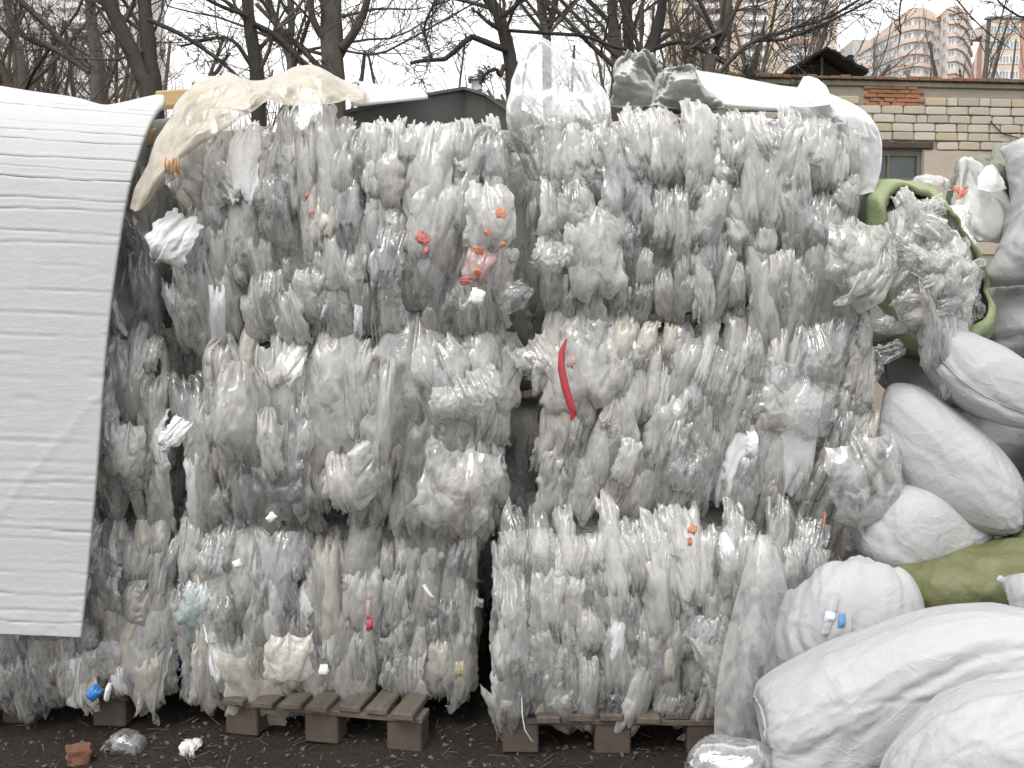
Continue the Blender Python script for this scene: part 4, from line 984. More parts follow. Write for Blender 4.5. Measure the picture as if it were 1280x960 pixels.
for i, (px, py, sc, sx) in enumerate(((447, 402, .30, .5), (456, 326, .14, .5), (318, 240, .12, .4), (404, 390, .14, .6), (345, 400, .10, .5))):
    scrap(b_tl, px, py, Yf - .03, 'pleat', 'inked', sc, "printed_film", .1 * i, sx, 1., 7 + i)
M['ink'] = simple("ink_blue", (0.03, 0.045, 0.12), (0.05, 0.07, 0.18), 10, .5, .1, 30)
def stroke(bale, pts, Y, mat, rad=.006, name="ink_stroke"):
    P = [at(px, py, Y) - bale.location for px, py in pts]
    return MB().tube(P, rad, 5).build(name, mat, bale, True)
M['rust'] = simple("rust_ink", (0.50, 0.24, 0.10), (0.60, 0.32, 0.15), 10, .8, .1, 30)
for i, x in enumerate((207, 211, 216, 220, 223)): stroke(b_tl, [(x, 197 + i % 2 * 3), (x - 1, 206), (x + 1, 216 + i % 3 * 2)], Yf - .02, M['rust'], .0035, "rust_stroke")
scrap(b_tl, 596, 372, Yf, 'crumple', M['paper'], .24, "paper_scrap", .4, idx=1, label="crumpled white paper")
rb = [(708, 424), (702, 440), (702, 462), (707, 485), (714, 508), (717, 518), (714, 526)]
V, F = [], []
for i, (px, py) in enumerate(rb):
    w = (.004, .010, .013, .014, .014, .010, .004)[i]; p = at(px, py, 3.12) - b_mr.location
    V += [p + Vector((-w, .004 * (i % 2), 0)), p + Vector((w, 0, 0)), p + Vector((w, .004, 0)), p + Vector((-w, .008, 0))]
for i in range(len(rb) - 1):
    a = i * 4
    for k in range(4): F.append((a + k, a + (k + 1) % 4, a + 4 + (k + 1) % 4, a + 4 + k))
M['ribbon'] = simple("ribbon_red", (0.34, 0.04, 0.05), (0.42, 0.065, 0.075), 12, .45, .1, 30)
o = MB().add(V, F).build("ribbon", M['ribbon'], b_mr, True); o["label"] = "red plastic ribbon"
scrap(b_mr, 714, 452, 3.14, 'flap', 'pinkprint', .2, idx=2); scrap(b_mr, 1030, 650, 3.2, 'pleat', 'rustfilm' if 'rustfilm' in FM else 'orange', .14, ry=.3, sx=.5, idx=3)
scrap(b_mr, 942, 558, 3.15, 'pouch', 'white', .42, ry=.1, sx=.6, idx=2)
scrap(b_br, 866, 662, 3.02, 'flap', 'orange', .17, idx=4, ry=.5); scrap(b_br, 862, 678, 3.03, 'flap', 'print_red', .1, idx=5)
scrap(b_br, 638, 790, 3.03, 'pouch', 'haze', 1.15, sx=.55, sz=1.2, idx=4); scrap(b_br, 574, 838, 3.14, 'flap', 'yellow', .2, idx=5); scrap(b_br, 600, 755, 3.12, 'crumple', 'aqua', .14, idx=5)
scrap(b_bl, 243, 758, 3.10, 'sheet', 'aqua', .34, idx=3, ry=.4); scrap(b_bl, 235, 785, 3.12, 'pleat', 'aqua', .4, idx=3, sx=.6)
scrap(b_bl, 462, 782, 3.12, 'pleat', 'red', .16, idx=8); scrap(b_bl, 460, 764, 3.13, 'pleat', 'pinkprint', .2, idx=9, sx=.6)
scrap(b_bl, 338, 648, 3.10, 'crumple', M['paper'], .16, "paper_scrap", .8, idx=7); scrap(b_bl, 404, 840, 3.06, 'pouch', 'white', .22, idx=1, sz=.7)
scrap(b_bl, 368, 718, 3.12, 'pleat', 'aqua', .16, idx=10, sx=.5); scrap(b_bl, 296, 706, 3.1, 'crumple', 'white', .14, idx=8, ry=-.6); scrap(b_bl, 536, 742, 3.12, 'pleat', 'white', .2, ry=-.6, sx=.4, idx=12)
scrap(b_bl, 360, 820, 3.12, 'sheet', 'beige', .5, idx=4); scrap(b_bl, 405, 815, 3.12, 'pleat', 'aqua', .22, idx=4, sx=.5)
lowl = [o for o in COL.objects if o.get("label", "").startswith("lowest film bale")][0]
M['blue_plastic'] = simple("blue_plastic", (0.03, 0.14, 0.42), (0.05, 0.20, 0.52), 10, .35, .1, 30, .5)
scrap(lowl, 116, 868, 3.13, 'pouch', M['blue_plastic'], .22, "blue_scrap", .7, idx=6, label="bright blue plastic scrap"); scrap(lowl, 133, 868, 3.12, 'pouch', 'white', .26, sx=.5, idx=7, ry=.2)
for i, (px, py) in enumerate(((215, 800), (219, 815), (221, 825), (224, 838), (226, 846))): scrap(lowl, px, py, 3.2, 'crumple', M['ink'], .06, "printed_scrap", i, idx=i)
# big folded sheets of the middle bale, hanging pouches, film in the gaps
for (px, py, s, sx, sz, ry, mt, sh, ix) in ((290, 520, 1.35, .8, 1.25, .0, 'grey', 'pouch', 0), (335, 560, 1.0, .55, 1.3, -.12, 'milky', 'pouch', 3), (425, 610, .95, .7, 1.2, -.15, 'milky', 'pouch', 5), (575, 605, .9, .9, 1.0, .25, 'haze', 'sheet', 0), (560, 505, .6, 1., .9, .0, 'milky', 'pouch', 8), (480, 520, .9, .5, 1.3, .1, 'grey', 'pleat', 2), (600, 490, .8, .9, 1.0, -.4, 'haze', 'flap', 3)):
    scrap(b_ml, px, py, 3.16, sh, mt, s, "film_piece", ry, sx, sz, ix)
for (b, px, py, s, ry, mt, sh, ix) in ((b_tl, 215, 300, .8, .5, 'white', 'flap', 1), (b_tl, 645, 370, .55, .9, 'clear', 'pouch', 2), (b_mr, 665, 450, .6, -.5, 'haze', 'flap', 4), (b_tr, 690, 320, .6, .2, 'haze', 'flap', 3), (b_tr, 1075, 310, .7, 0, 'haze', 'sheet', 2), (b_tr, 1085, 345, .9, .4, 'milky', 'flap', 5), (b_tr, 1105, 330, .7, .2, 'haze', 'flap', 2), (b_tr, 1110, 405, .4, 1.4, 'clear', 'pouch', 3), (b_mr, 1115, 440, .45, 1.2, 'clear', 'flap', 6), (b_mr, 1090, 590, .9, -.3, 'haze', 'sheet', 4), (b_ml, 215, 545, .55, .6, 'white', 'flap', 2)):
    scrap(b, px, py, 3.2, sh, mt, s, "film_piece", ry, 1, 1, ix)

# ------------------------------------------------------------------ things on the soil
def lump_mesh(name, sx, sy, sz, seed, rough=.12, cuts=3):
    bm = bmesh.new(); bmesh.ops.create_cube(bm, size=1); bmesh.ops.subdivide_edges(bm, edges=bm.edges[:], cuts=cuts, use_grid_fill=True)
    for q in bm.verts:
        q.co = Vector((q.co.x * sx, q.co.y * sy, q.co.z * sz)) * (1 + rough * mnoise.noise(q.co * 3 + Vector((seed, 0, 0)))) * (1 - .12 * (q.co.length - .5))
    me = bpy.data.meshes.new(name); bm.to_mesh(me); bm.free(); return me
p = ground_at(98, 951); o = link("brick_fragment", lump_mesh("brick_fragment", .075, .075, .055, 3, .22, 5), simple('brick_worn', (0.13, 0.06, 0.04), (0.22, 0.11, 0.07), 30, .9, .6, 60), None, (p.x, p.y, .022), (0, .1, .5)); tag(o, "broken red brick piece lying on the soil", "brick")
p = ground_at(325, 915); o = link("rubble_stone", lump_mesh("rubble_stone", .14, .10, .085, 8, .3), M['concrete'], None, (p.x, p.y + .10, .035), (0, .05, .3)); tag(o, "grey rubble stone lying under the pallet's front edge", "stone")
p = ground_at(165, 936); o = link("clear_film_scrap", PIECES['pouch'][3], FM['clear'], None, (p.x, p.y, .045), (-1.15, 0, 1.3), (.8, .8, .8)); tag(o, "crumpled clear film bag lying on the soil beside the broken brick", "film scrap")
p = ground_at(240, 940); o = link("white_film_scrap", PIECES['flap'][2], FM['white'], None, (p.x, p.y, .03), (-1.2, .1, .2), (.5, .5, .4)); tag(o, "small white film scrap lying on the soil before the pallet", "film scrap")
tag(MB().tube([at(652, 872, 3.12), at(653, 895, 3.10), at(656, 912, 3.09), at(664, 925, 3.10), at(670, 930, 3.12)], .002, 4).build("loose_string", FM['white'], None, True), "thin pale string dangling over the pallet edge", "string")
r = random.Random(3); mb = MB()
for i in range(950):
    px, py = r.uniform(-40, 960), r.uniform(880, 985)
    p = ground_at(px, py); s = r.uniform(.003, .012); z = gz(p.x, p.y) + .003
    Mx = Matrix.Translation((p.x, p.y, z)) @ Euler((r.uniform(-.6, .6), r.uniform(-.6, .6), r.uniform(0, 6))).to_matrix().to_4x4()
    if i % 6 == 0: mb.box(-s * 3.5, s * 3.5, -.0016, .0016, 0, .002, Mx)
    else: mb.add([(-s, -s * .6, 0), (s * .8, -s * .5, .003), (s, s * .6, 0), (-s * .5, s * .7, .004), (0, 0, s * .5)], [(0, 1, 4), (1, 2, 4), (2, 3, 4), (3, 0, 4), (3, 2, 1, 0)], Mx)
t = NT("litter"); v = t.coords("Object"); M['litter'] = t.done(t.pbsdf(t.mixc(t.noise(v, 40, 2), (0.05, 0.042, 0.032), (0.13, 0.11, 0.085)), .9))
tag(mb.build("soil_litter", M['litter']), "straw chips and crumbs scattered over the soil", None, None, "stuff")
# ------------------------------------------------------------------ brick building behind the sacks
def brick_building():
    A = at(935, 90, 10.7); A = Vector((A.x, 10.70, 0)); Bp = Vector((at(1280, 97, 10.95).x, 10.97, 0)); d = (Bp - A).normalized(); rz = math.atan2(d.y, d.x)
    root = empty("brick_building", A, rz); tag(root, "pale silicate brick outbuilding with a bricked-up opening and a small window", "building")
    ztop = at(1100, 98, 10.85).z; Lw = 9.0
    inv = Matrix.Rotation(-rz, 4, 'Z') @ Matrix.Translation(-A)
    def loc(px, py):
        """photo pixel -> local (x, z) on the wall face"""
        dv = ray(px, py); o = inv @ Vector((0, 0, CAMH)); q = inv.to_3x3() @ dv; k = -o.y / q.y
        return o.x + q.x * k, o.z + q.z * k
    ch, bl = .100, .262; zlow = loc(1200, 232)[1]; xl = -.5; xr = loc(1310, 150)[0]
    wx0, wz1 = loc(1096, 186); wx1, wz0 = loc(1152, 232)       # window hole
    wx0 -= .25; wz0 -= .35
    w = MB().box(-.6, wx0, .012, .4, 0, ztop - .10).box(wx1, xr + .02, .012, .4, 0, ztop - .10).box(wx0, wx1, .012, .4, wz1, ztop - .10).box(wx0, wx1, .012, .4, 0, wz0).build("wall", M['mortar'], root)
    MB().box(-.6, Lw, .42, 5.5, 0, ztop - .3).build("rear_body", M['plaster'], root)
    ix0, iz1 = loc(1081, 106); ix1, iz0 = loc(1155, 134)
    px0, pz1 = loc(1155, 187)
    r = random.Random(5)
    tb_ = NT('far_brickwork'); bt = tb_.n('ShaderNodeTexBrick'); bt.inputs['Scale'].default_value = 1.0; bt.inputs['Brick Width'].default_value = .262; bt.inputs['Row Height'].default_value = .1; bt.inputs['Mortar Size'].default_value = .007
    bt.inputs['Color1'].default_value = (.50, .45, .37, 1); bt.inputs['Color2'].default_value = (.40, .35, .28, 1); bt.inputs['Mortar'].default_value = (.28, .25, .2, 1)
    mp_ = tb_.n('ShaderNodeMapping'); mp_.inputs['Rotation'].default_value = (math.pi / 2, 0, 0); tc_ = tb_.n('ShaderNodeTexCoord'); tb_.l(tc_.outputs['Object'], mp_.inputs['Vector']); tb_.l(mp_.outputs[0], bt.inputs['Vector'])
    MB().box(xr + .02, Lw, -.012, .4, 0, ztop - .10).build('wall', tb_.done(tb_.pbsdf(bt.outputs['Color'], .9)), root)
    shapes = []
    for k in range(8):
        sx = (bl - .014) if k < 5 else (.118); bm = bmesh.new()
        bmesh.ops.create_cube(bm, size=1); bmesh.ops.bevel(bm, geom=bm.edges[:], offset=.10, segments=1, affect='EDGES')
        for q in bm.verts: q.co = Vector((q.co.x * sx * (1 + r.uniform(-.02, .02)), q.co.y * .05, q.co.z * (ch - .013) * (1 + r.uniform(-.05, .05))))
        me = bpy.data.meshes.new("brick"); bm.to_mesh(me); bm.free(); me.materials.append(M['brickmat']); shapes.append(me)
    tones = [M['brickmat']] + [simple("silicate_brick_%s" % n_, a, b, 3.5, .9, .5, 40, .2) for n_, a, b in (("pale", (0.48, 0.44, 0.37), (0.58, 0.54, 0.47)), ("ochre", (0.43, 0.36, 0.25), (0.53, 0.45, 0.33)), ("dull", (0.36, 0.32, 0.26), (0.46, 0.41, 0.35)))]
    z = ztop - .10 - .11 - ch / 2; row = 0; nb = 0
    while z > zlow and nb < 290:
        x = xl + (row % 2) * bl / 2 + r.uniform(-.03, .03)
        while x < xr:
            half = r.random() < .2; L_ = .132 if half else bl; c = x + L_ / 2; x += L_
            if ix0 - .02 < c < ix1 + .02 and iz0 - .03 < z < iz1 + .03: continue
            if wx0 - .1 < c < wx1 + .13 and z < wz1 + .12: continue
            if c > px0 - .05 and z < pz1 + .02: continue
            if c < 2.0 - .0 and c < loc(985, 100)[0] - .6: continue
            me = shapes[5 + nb % 3] if half else shapes[nb % 5]
            o = link("brick", me, r.choice(tones + tones[:2]), root, (c, .008 + r.uniform(-.006, .005), z + r.uniform(-.003, .003)), (r.gauss(0, .01), r.gauss(0, .012), r.gauss(0, .012))); nb += 1
        z -= ch; row += 1
    # bricked-up opening in red brick, five courses
    hh = (iz1 - iz0) / 5; rb = []
    for k in range(3):
        bm = bmesh.new(); bmesh.ops.create_cube(bm, size=1); bmesh.ops.bevel(bm, geom=bm.edges[:], offset=.09, segments=1, affect='EDGES')
        for q in bm.verts: q.co = Vector((q.co.x * (.165 - .02 * k), q.co.y * .04, q.co.z * (hh - .008)))
        me = bpy.data.meshes.new("red_brick"); bm.to_mesh(me); bm.free(); me.materials.append(M['redbrick']); rb.append(me)
    rt = [M['redbrick'], simple("red_brick_brown", (0.24, 0.12, 0.07), (0.36, 0.19, 0.11), 5, .9, .5, 40, .2)]
    MB().box(ix0, ix1, .0115, .0119, iz0, iz1).build("opening_bed", M['mortar'], root)
    for k in range(5):
        x = ix0 + (k % 2) * .06
        while x < ix1 - .07:
            link("red_brick", r.choice(rb), r.choice(rt), root, (x + .07, .01 + r.uniform(-.004, .004), iz0 + (k + .5) * hh), (0, r.gauss(0, .015), 0)); x += .168
    # coping, concrete band, lintel, window, plaster
    MB().box(-.6, Lw, -.015, .44, ztop - .098, ztop - .035).build("concrete_band", M['concrete'], root, bevel=.01)
    for i in range(44):
        x = -.55 + i * .135
        MB().box(x, x + .125, -.06 + r.uniform(-.01, .01), .46, ztop - .034, ztop + .005 + r.uniform(-.008, .012)).build("coping_brick", M['coping'], root, bevel=.006)
    MB().box(px0, xr + .015, -.006, .0115, zlow - .8, pz1 - .01).build("plaster_patch", M['plaster'], root, bevel=.005)
    lx0, lz = loc(1088, 181); lx1, _ = loc(1166, 181)
    MB().box(lx0 - .3, lx1, -.02, .05, lz - .035, lz + .035).build("lintel", M['wood_dark'], root, bevel=.006)
    win = empty("window", (0, 0, 0)); win.parent = root
    fr = MB().box(wx0, wx1, .03, .09, wz1 - .05, wz1).box(wx1 - .05, wx1, .03, .09, wz0, wz1 - .05).box(wx0, wx1 - .05, .03, .09, wz0, wz0 + .04)
    zt = loc(1120, 225)[1]; zt2 = loc(1120, 193)[1]; xm = loc(1112, 210)[0]
    fr.box(wx0, wx1 - .05, .032, .085, zt - .035, zt + .03).box(wx0, wx1 - .05, .032, .085, zt2 - .012, zt2 + .02).box(xm - .012, xm + .012, .034, .08, zt + .03, zt2 - .012).box(xm - .02, xm + .02, .034, .08, wz0 + .04, zt - .035)
    fr.build("frame", M['frame'], win)
    for (a, b, c_, d_) in ((wx0, xm - .012, zt + .03, zt2 - .012), (xm + .012, wx1 - .05, zt + .03, zt2 - .012), (wx0, wx1 - .05, zt2 + .02, wz1 - .05), (wx0, xm - .02, wz0 + .04, zt - .035), (xm + .02, wx1 - .05, wz0 + .04, zt - .035)):
        MB().box(a, b, .055, .06, c_, d_).build("pane", M['glass'], win)
    MB().box(wx0 - .1, wx1, .39, .405, wz0 - .1, wz1 + .1).build("dark_room_sheet", M['tar'], win)  # black sheet behind the panes, stands in for the unlit room
    MB().tube([Vector((loc(1236, 152)[0], -.03, loc(1236, 152)[1])), Vector((loc(1250, 168)[0], -.04, loc(1250, 168)[1])), Vector((loc(1275, 174)[0], -.03, loc(1275, 174)[1])), Vector((loc(1310, 172)[0], -.03, loc(1310, 172)[1]))], .006, 5).build("cable", M['tar'], root, True)
    return root
brick_building()

# black gabled roof behind the wall ----------------------------------------------------------
def gable():
    Y = 15.5; ap = at(1033, 61, Y); l = at(982, 92, Y); rr = at(1084, 93, Y); root = empty("black_roofed_shed", (ap.x, Y, 0)); tag(root, "black gabled shed roof rising behind the brick outbuilding", "shed")
    hx0, hx1 = l.x - ap.x, rr.x - ap.x; zl = l.z; za = ap.z; D = 5.0
    MB().box(hx0 + .25, hx1 - .25, .25, D - .2, 0, zl - .08).build("wall", M['wood_dark'], root)
    for sx in (hx0, hx1):
        n = 6
        for k in range(n):  # overlapping tarred sheets
            t0, t1 = k / n, (k + 1.12) / n; a = Vector((sx * (1 - t0), 0, zl + (za - zl) * t0)); b = Vector((sx * (1 - min(1, t1)), 0, zl + (za - zl) * min(1, t1)))
            e = Vector((0, 0, .035 + .012 * (n - k) * .3)); y0 = -.06 + .04 * (k % 2)
            V = [a + Vector((0, y0, 0)), b + Vector((0, y0, 0)), b + Vector((0, D, 0)), a + Vector((0, D, 0))]; V = V + [q + e for q in V]
            MB().add(V, [(0, 1, 2, 3), (4, 7, 6, 5), (0, 4, 5, 1), (1, 5, 6, 2), (2, 6, 7, 3), (3, 7, 4, 0)]).build("roof_sheet", M['tar'], root)
    V = [(hx0 + .12, .32, zl - .02), (hx1 - .12, .32, zl - .02), (0, .32, za - .07)]
    MB().add(V + [(x, .35, z) for x, _, z in V], [(0, 1, 2), (3, 5, 4), (0, 3, 4, 1), (1, 4, 5, 2), (2, 5, 3, 0)]).build("gable_boarding", M['tar'], root)
    MB().box(-.02, .02, .2, .26, zl, za - .08).build("king_post", M['wood_dark'], root)
    MB().box(hx1 * .5, hx1 * .62, -.08, .1, za + (zl - za) * .52, za + (zl - za) * .52 + .09).build("ridge_cap", M['tar'], root)
gable()

# far housing blocks ------------------------------------------------------------------------
def win_mesh(w, h, mull=1):
    return (w, h, mull)
_wm = {}
def window(parent, x, y, z, w, h, rz=0.0, mull=1):
    key = (round(w, 2), round(h, 2), mull)
    if key not in _wm:
        f = MB().box(-w/2, w/2, -.08, .1, -h/2, -h/2 + .12).box(-w/2, w/2, -.08, .1, h/2 - .12, h/2).box(-w/2, -w/2 + .12, -.08, .1, -h/2 + .12, h/2 - .12).box(w/2 - .12, w/2, -.08, .1, -h/2 + .12, h/2 - .12)
        for k in range(mull): xm = -w/2 + w * (k + 1) / (mull + 1); f.box(xm - .07, xm + .07, -.07, .09, -h/2 + .12, h/2 - .12)
        g = MB().box(-w/2 + .05, w/2 - .05, -.02, .05, -h/2 + .05, h/2 - .05)
        a, b = mesh("window", f.v, f.f), mesh("pane", g.v, g.f); a.materials.append(M['far_frame']); b.materials.append(M['far_glass']); _wm[key] = (a, b)
    a, b = _wm[key]
    o = link("window", a, None, parent, (x, y, z), (0, 0, rz)); link("pane", b, None, o); return o
def block_left():
    Y = 190.; L, R = at(-120, 60, Y).x, at(166, 60, Y).x; root = empty("apartment_block", ((L + R) / 2, Y, 0)); tag(root, "beige apartment tower behind the thicket and the forked tree", "apartment block", "housing blocks in the distance")
    hw = (R - L) / 2; MB().box(-hw, hw, 0, 18, 0, 92).build("wall", M['b_pale'], root)
    for s in range(3, 31):
        z = 2.9 * s + 1.6
        MB().box(-hw * .45, -hw * .1, -1.1, -.02, z - 1.5, z - .4).build("balcony", M['b_white'], root); MB().box(hw * .35, hw * .62, -1.1, -.02, z - 1.5, z - .4).build("balcony", M['b_white'], root)
        for x in (-.75, -.28, .18, .48, .82): window(root, hw * x, 0, z, 2.2, 1.6)
block_left()
def block_mid():
    Y = 225.; root = empty("apartment_block", (at(945, 60, Y).x, Y, 0)); tag(root, "tall pale apartment tower with white balconies seen through the bare branches", "apartment block", "housing blocks in the distance")
    X = lambda px: at(px, 60, Y).x - root.location.x
    MB().box(X(848), X(984), .0, 20, 0, 96).build("wall", M['b_beige'], root); MB().box(X(984), X(1026), -1.2, 20, 0, 96).build("bay_wall", M['b_white'], root); MB().box(X(1026), X(1047), .6, 20, 0, 96).build("end_wall", M['b_beige'], root)
    for s in range(3, 33):
        z = 2.8 * s + 1.2
        for q, (a, b) in enumerate(((852, 872), (880, 905), (928, 958))):
            MB().box(X(a), X(b), -1.3, -.02, z - 1.5, z - .35).build("balcony", M['b_white'], root)
            MB().box(X(a), X(b), -1.25, -.05, z + 1.0, z + 1.28).build("balcony_canopy", M['b_red'] if q < 2 else M['b_grey'], root)
            window(root, (X(a) + X(b)) / 2, 0, z + .3, (X(b) - X(a)) * .6, 1.5)
        window(root, X(975), 0, z, 1.5, 1.5)
        MB().box(X(986), X(1024), -2.0, -1.22, z - 1.5, z - .45).build("balcony", M['b_white'] if s % 4 else M['b_red'], root)
        window(root, X(997), -1.2, z + .2, 2.0, 1.5); window(root, X(1015), -1.2, z + .2, 2.2, 1.5, mull=2)
        window(root, X(1036), .6, z, 1.6, 1.5)
block_mid()
def block_orange():
    Y0 = 260.; root = empty("apartment_block", (at(1143, 60, Y0).x, Y0, 0)); tag(root, "curved apartment block with orange balcony bands", "apartment block", "housing blocks in the distance")
    # plan: px, depth; extruded storey by storey
    plan = [(1072, 262), (1091, 256), (1092, 258), (1115, 250), (1128, 246), (1140, 244), (1152, 244), (1164, 246), (1166, 247), (1175, 247), (1176, 244), (1184, 240), (1194, 239), (1203, 242), (1210, 249), (1214, 258)]
    pts = [Vector((at(px, 60, Y).x - root.location.x, Y - Y0, 0)) for px, Y in plan]
    tops = [57, 53, 50, 43, 38, 35, 35, 36, 37, 37, 39, 40, 40, 41, 42, 44]
    def strip(name, i0, i1, z0, z1, out, th, mat):
        m = MB(); cen = Vector((pts[8].x, 30, 0)); V = []
        for i in range(i0, i1 + 1):
            n_ = (pts[i] - cen).normalized(); a = pts[i] + n_ * out; b = pts[i] - n_ * th
            za, zb = (z0[i], z1[i]) if hasattr(z0, '__len__') else (z0, z1)
            V += [(a.x, a.y, za), (a.x, a.y, zb), (b.x, b.y, zb), (b.x, b.y, za)]
        F = []
        for k in range(i1 - i0):
            a = k * 4
            for q in range(4): F.append((a + q, a + 4 + q, a + 4 + (q + 1) % 4, a + (q + 1) % 4))
        F += [(0, 1, 2, 3), tuple((i1 - i0) * 4 + q for q in (3, 2, 1, 0))]
        return m.add(V, F).build(name, mat, root)
    ztop = [at(1143, ty, Y0).z for ty in tops]
    strip("wall", 0, len(pts) - 1, [0] * 16, [z - .5 for z in ztop], 0, 12, M['b_pale'])
    strip("roof_band", 0, 8, [z - 2.3 for z in ztop], ztop, .5, .3, M['b_orange']); strip("roof_band", 8, 15, [z - 1.9 for z in ztop], ztop, .5, .3, M['b_orange'])
    zr = at(1143, 36, Y0).z; pitch = 3.1
    MB().box(pts[2].x, pts[9].x, 14, 26, zr - 6, zr + 1.2).build("penthouse", M['b_grey'], root); MB().box(pts[5].x + 1, pts[6].x + 3, 12, 13.9, zr - 6, zr + 2.2).build("lift_house", M['b_pale'], root)
    for s in range(1, 14):
        zb = zr - pitch * s - 1.0
        def ok(i): return ztop[i] - 2.4
        if zb < 3: break
        for (i0, i1, mat) in ((0, 1, M['b_orange']), (2, 3, M['b_grey']), (3, 8, M['b_orange']), (10, 15, M['b_orange'])):
            if zb > ok(i0) - 1.5 and i0 == 0: continue
            strip("balcony_band", i0, i1, zb - 1.15, zb, .7, -.02, mat)
        for i in range(len(pts) - 1):
            a, b = pts[i], pts[i + 1]; L_ = (b - a).length
            if L_ < 1.2: continue
            rz = math.atan2(b.y - a.y, b.x - a.x); nw = max(1, int(L_ / 2.6))
            for k in range(nw):
                q = a + (b - a) * ((k + .5) / nw)
                if zb + 1.6 < min(ztop[i], ztop[i + 1]) - .4: window(root, q.x, q.y, zb + .75, min(2.2, L_ / nw * .85), 1.4, rz)
block_orange()
def block_red():
    Y = 150.; root = empty("apartment_block", (at(1255, 60, Y).x, Y, 0)); tag(root, "red and cream apartment block with long window strips", "apartment block", "housing blocks in the distance")
    X = lambda px: at(px, 60, Y).x - root.location.x; zt = at(1255, 24, Y).z; dep = 30
    xs = at(1214, 60, Y + dep).x - root.location.x
    m = MB(); V = []
    for (x, y) in ((X(1233), 0), (X(1330), 0), (X(1330) + 3, dep), (xs, dep)): V += [(x, y, 0), (x, y, zt)]
    m.add(V, [(0, 2, 3, 1), (2, 4, 5, 3), (4, 6, 7, 5), (6, 0, 1, 7), (1, 3, 5, 7)]).build("wall", M['b_red'], root)
    MB().box(X(1236), X(1274), -.25, -.005, 0, zt - .1).build("front_panel", M['b_beige'], root)
    MB().box(X(1231), X(1332), -.5, .6, zt + .002, zt + .35).build("cornice", M['b_grey'], root)
    MB().box(X(1258), X(1330), 4, 12, zt + .01, zt + 1.6).build("roof_house", M['b_orange'], root)
    e = Vector((xs - X(1233), dep, 0)); ra = math.atan2(e.y, e.x)
    for k in (0.05, .55):
        p = Vector((X(1233), 0, 0)) + e * k; q = Vector((X(1233), 0, 0)) + e * (k + .12); nn = Vector((-e.y, e.x, 0)).normalized() * .15
        MB().add([(p.x, p.y, 0), (q.x, q.y, 0), (q.x, q.y, zt - .2), (p.x, p.y, zt - .2)] + [((v_ + nn).x, (v_ + nn).y, z_) for v_, z_ in ((p, 0), (q, 0), (q, zt - .2), (p, zt - .2))], [(4, 5, 6, 7)[::-1], (0, 1, 2, 3), (0, 4, 5, 1)[::-1], (1, 5, 6, 2)[::-1], (2, 6, 7, 3)[::-1], (3, 7, 4, 0)[::-1]]).build("pilaster", M['b_pale'], root)
    for s in range(12):
        z = zt - 1.7 - 2.35 * s
        if z < 2: break
        for k in range(3): window(root, X(1242 + 12.5 * k), -.26, z, 1.55, 1.25, 0, 2)
block_red()
def low_house():
    Y = 42.; c = at(594, 96, Y); root = empty("low_house", (c.x - 1.5, Y, 0)); tag(root, "low dark roof with a single chimney far behind the grey panel", "house")
    z = at(594, 103, Y).z; MB().box(-3, 4, 0, 6, 0, z - 1.6).build("wall", M['b_pale'], root)
    V = [(-3.3, -.3, z - 1.6), (4.3, -.3, z - 1.6), (4.3, 6.3, z - 1.6), (-3.3, 6.3, z - 1.6), (-1, 3, z), (2.5, 3, z)]
    MB().add(V, [(0, 1, 5, 4), (2, 3, 4, 5), (1, 2, 5), (3, 0, 4), (3, 2, 1, 0)]).build("roof", M['tar'], root)
    MB().box(1.25, 1.75, 1.6, 2.1, z - 1.2, at(594, 88, Y).z).box(1.1, 1.9, 1.45, 2.25, at(594, 88, Y).z + .001, at(594, 84, Y).z).build("chimney", M['b_grey'], root)
low_house()

# ------------------------------------------------------------------ bare trees
TG = np.random.default_rng(21)
def tubes_mesh(name, groups):
    """groups: list of (pts[N,K,3], rad[N,K], sides) -> one mesh"""
    VV, FF, off = [], [], 0
    for P, R, n in groups:
        N, K = P.shape[:2]
        T = np.gradient(P, axis=1); T /= np.linalg.norm(T, axis=-1, keepdims=True) + 1e-9
        up = np.array([.31, .17, .93]); A = np.cross(T, up); A /= np.linalg.norm(A, axis=-1, keepdims=True) + 1e-6; Bv = np.cross(T, A)
        th = np.arange(n) / n * 2 * np.pi
        V = P[:, :, None] + R[:, :, None, None] * (A[:, :, None] * np.cos(th)[None, None, :, None] + Bv[:, :, None] * np.sin(th)[None, None, :, None])
        base = off + (np.arange(N)[:, None, None] * K + np.arange(K - 1)[None, :, None]) * n; q = np.arange(n)[None, None, :]; q2 = (q + 1) % n
        FF.append(np.stack([base + q, base + q2, base + n + q2, base + n + q], -1).reshape(-1, 4)); VV.append(V.reshape(-1, 3)); off += N * K * n
    V = np.concatenate(VV); F = np.concatenate(FF)
    me = bpy.data.meshes.new(name); me.vertices.add(len(V)); me.vertices.foreach_set("co", V.astype(np.float32).ravel())
    me.loops.add(F.size); me.loops.foreach_set("vertex_index", F.astype(np.int32).ravel()); me.polygons.add(len(F)); me.polygons.foreach_set("loop_start", np.arange(0, F.size, 4, dtype=np.int32))
    me.polygons.foreach_set("use_smooth", np.full(len(F), True)); me.update(calc_edges=True); return me
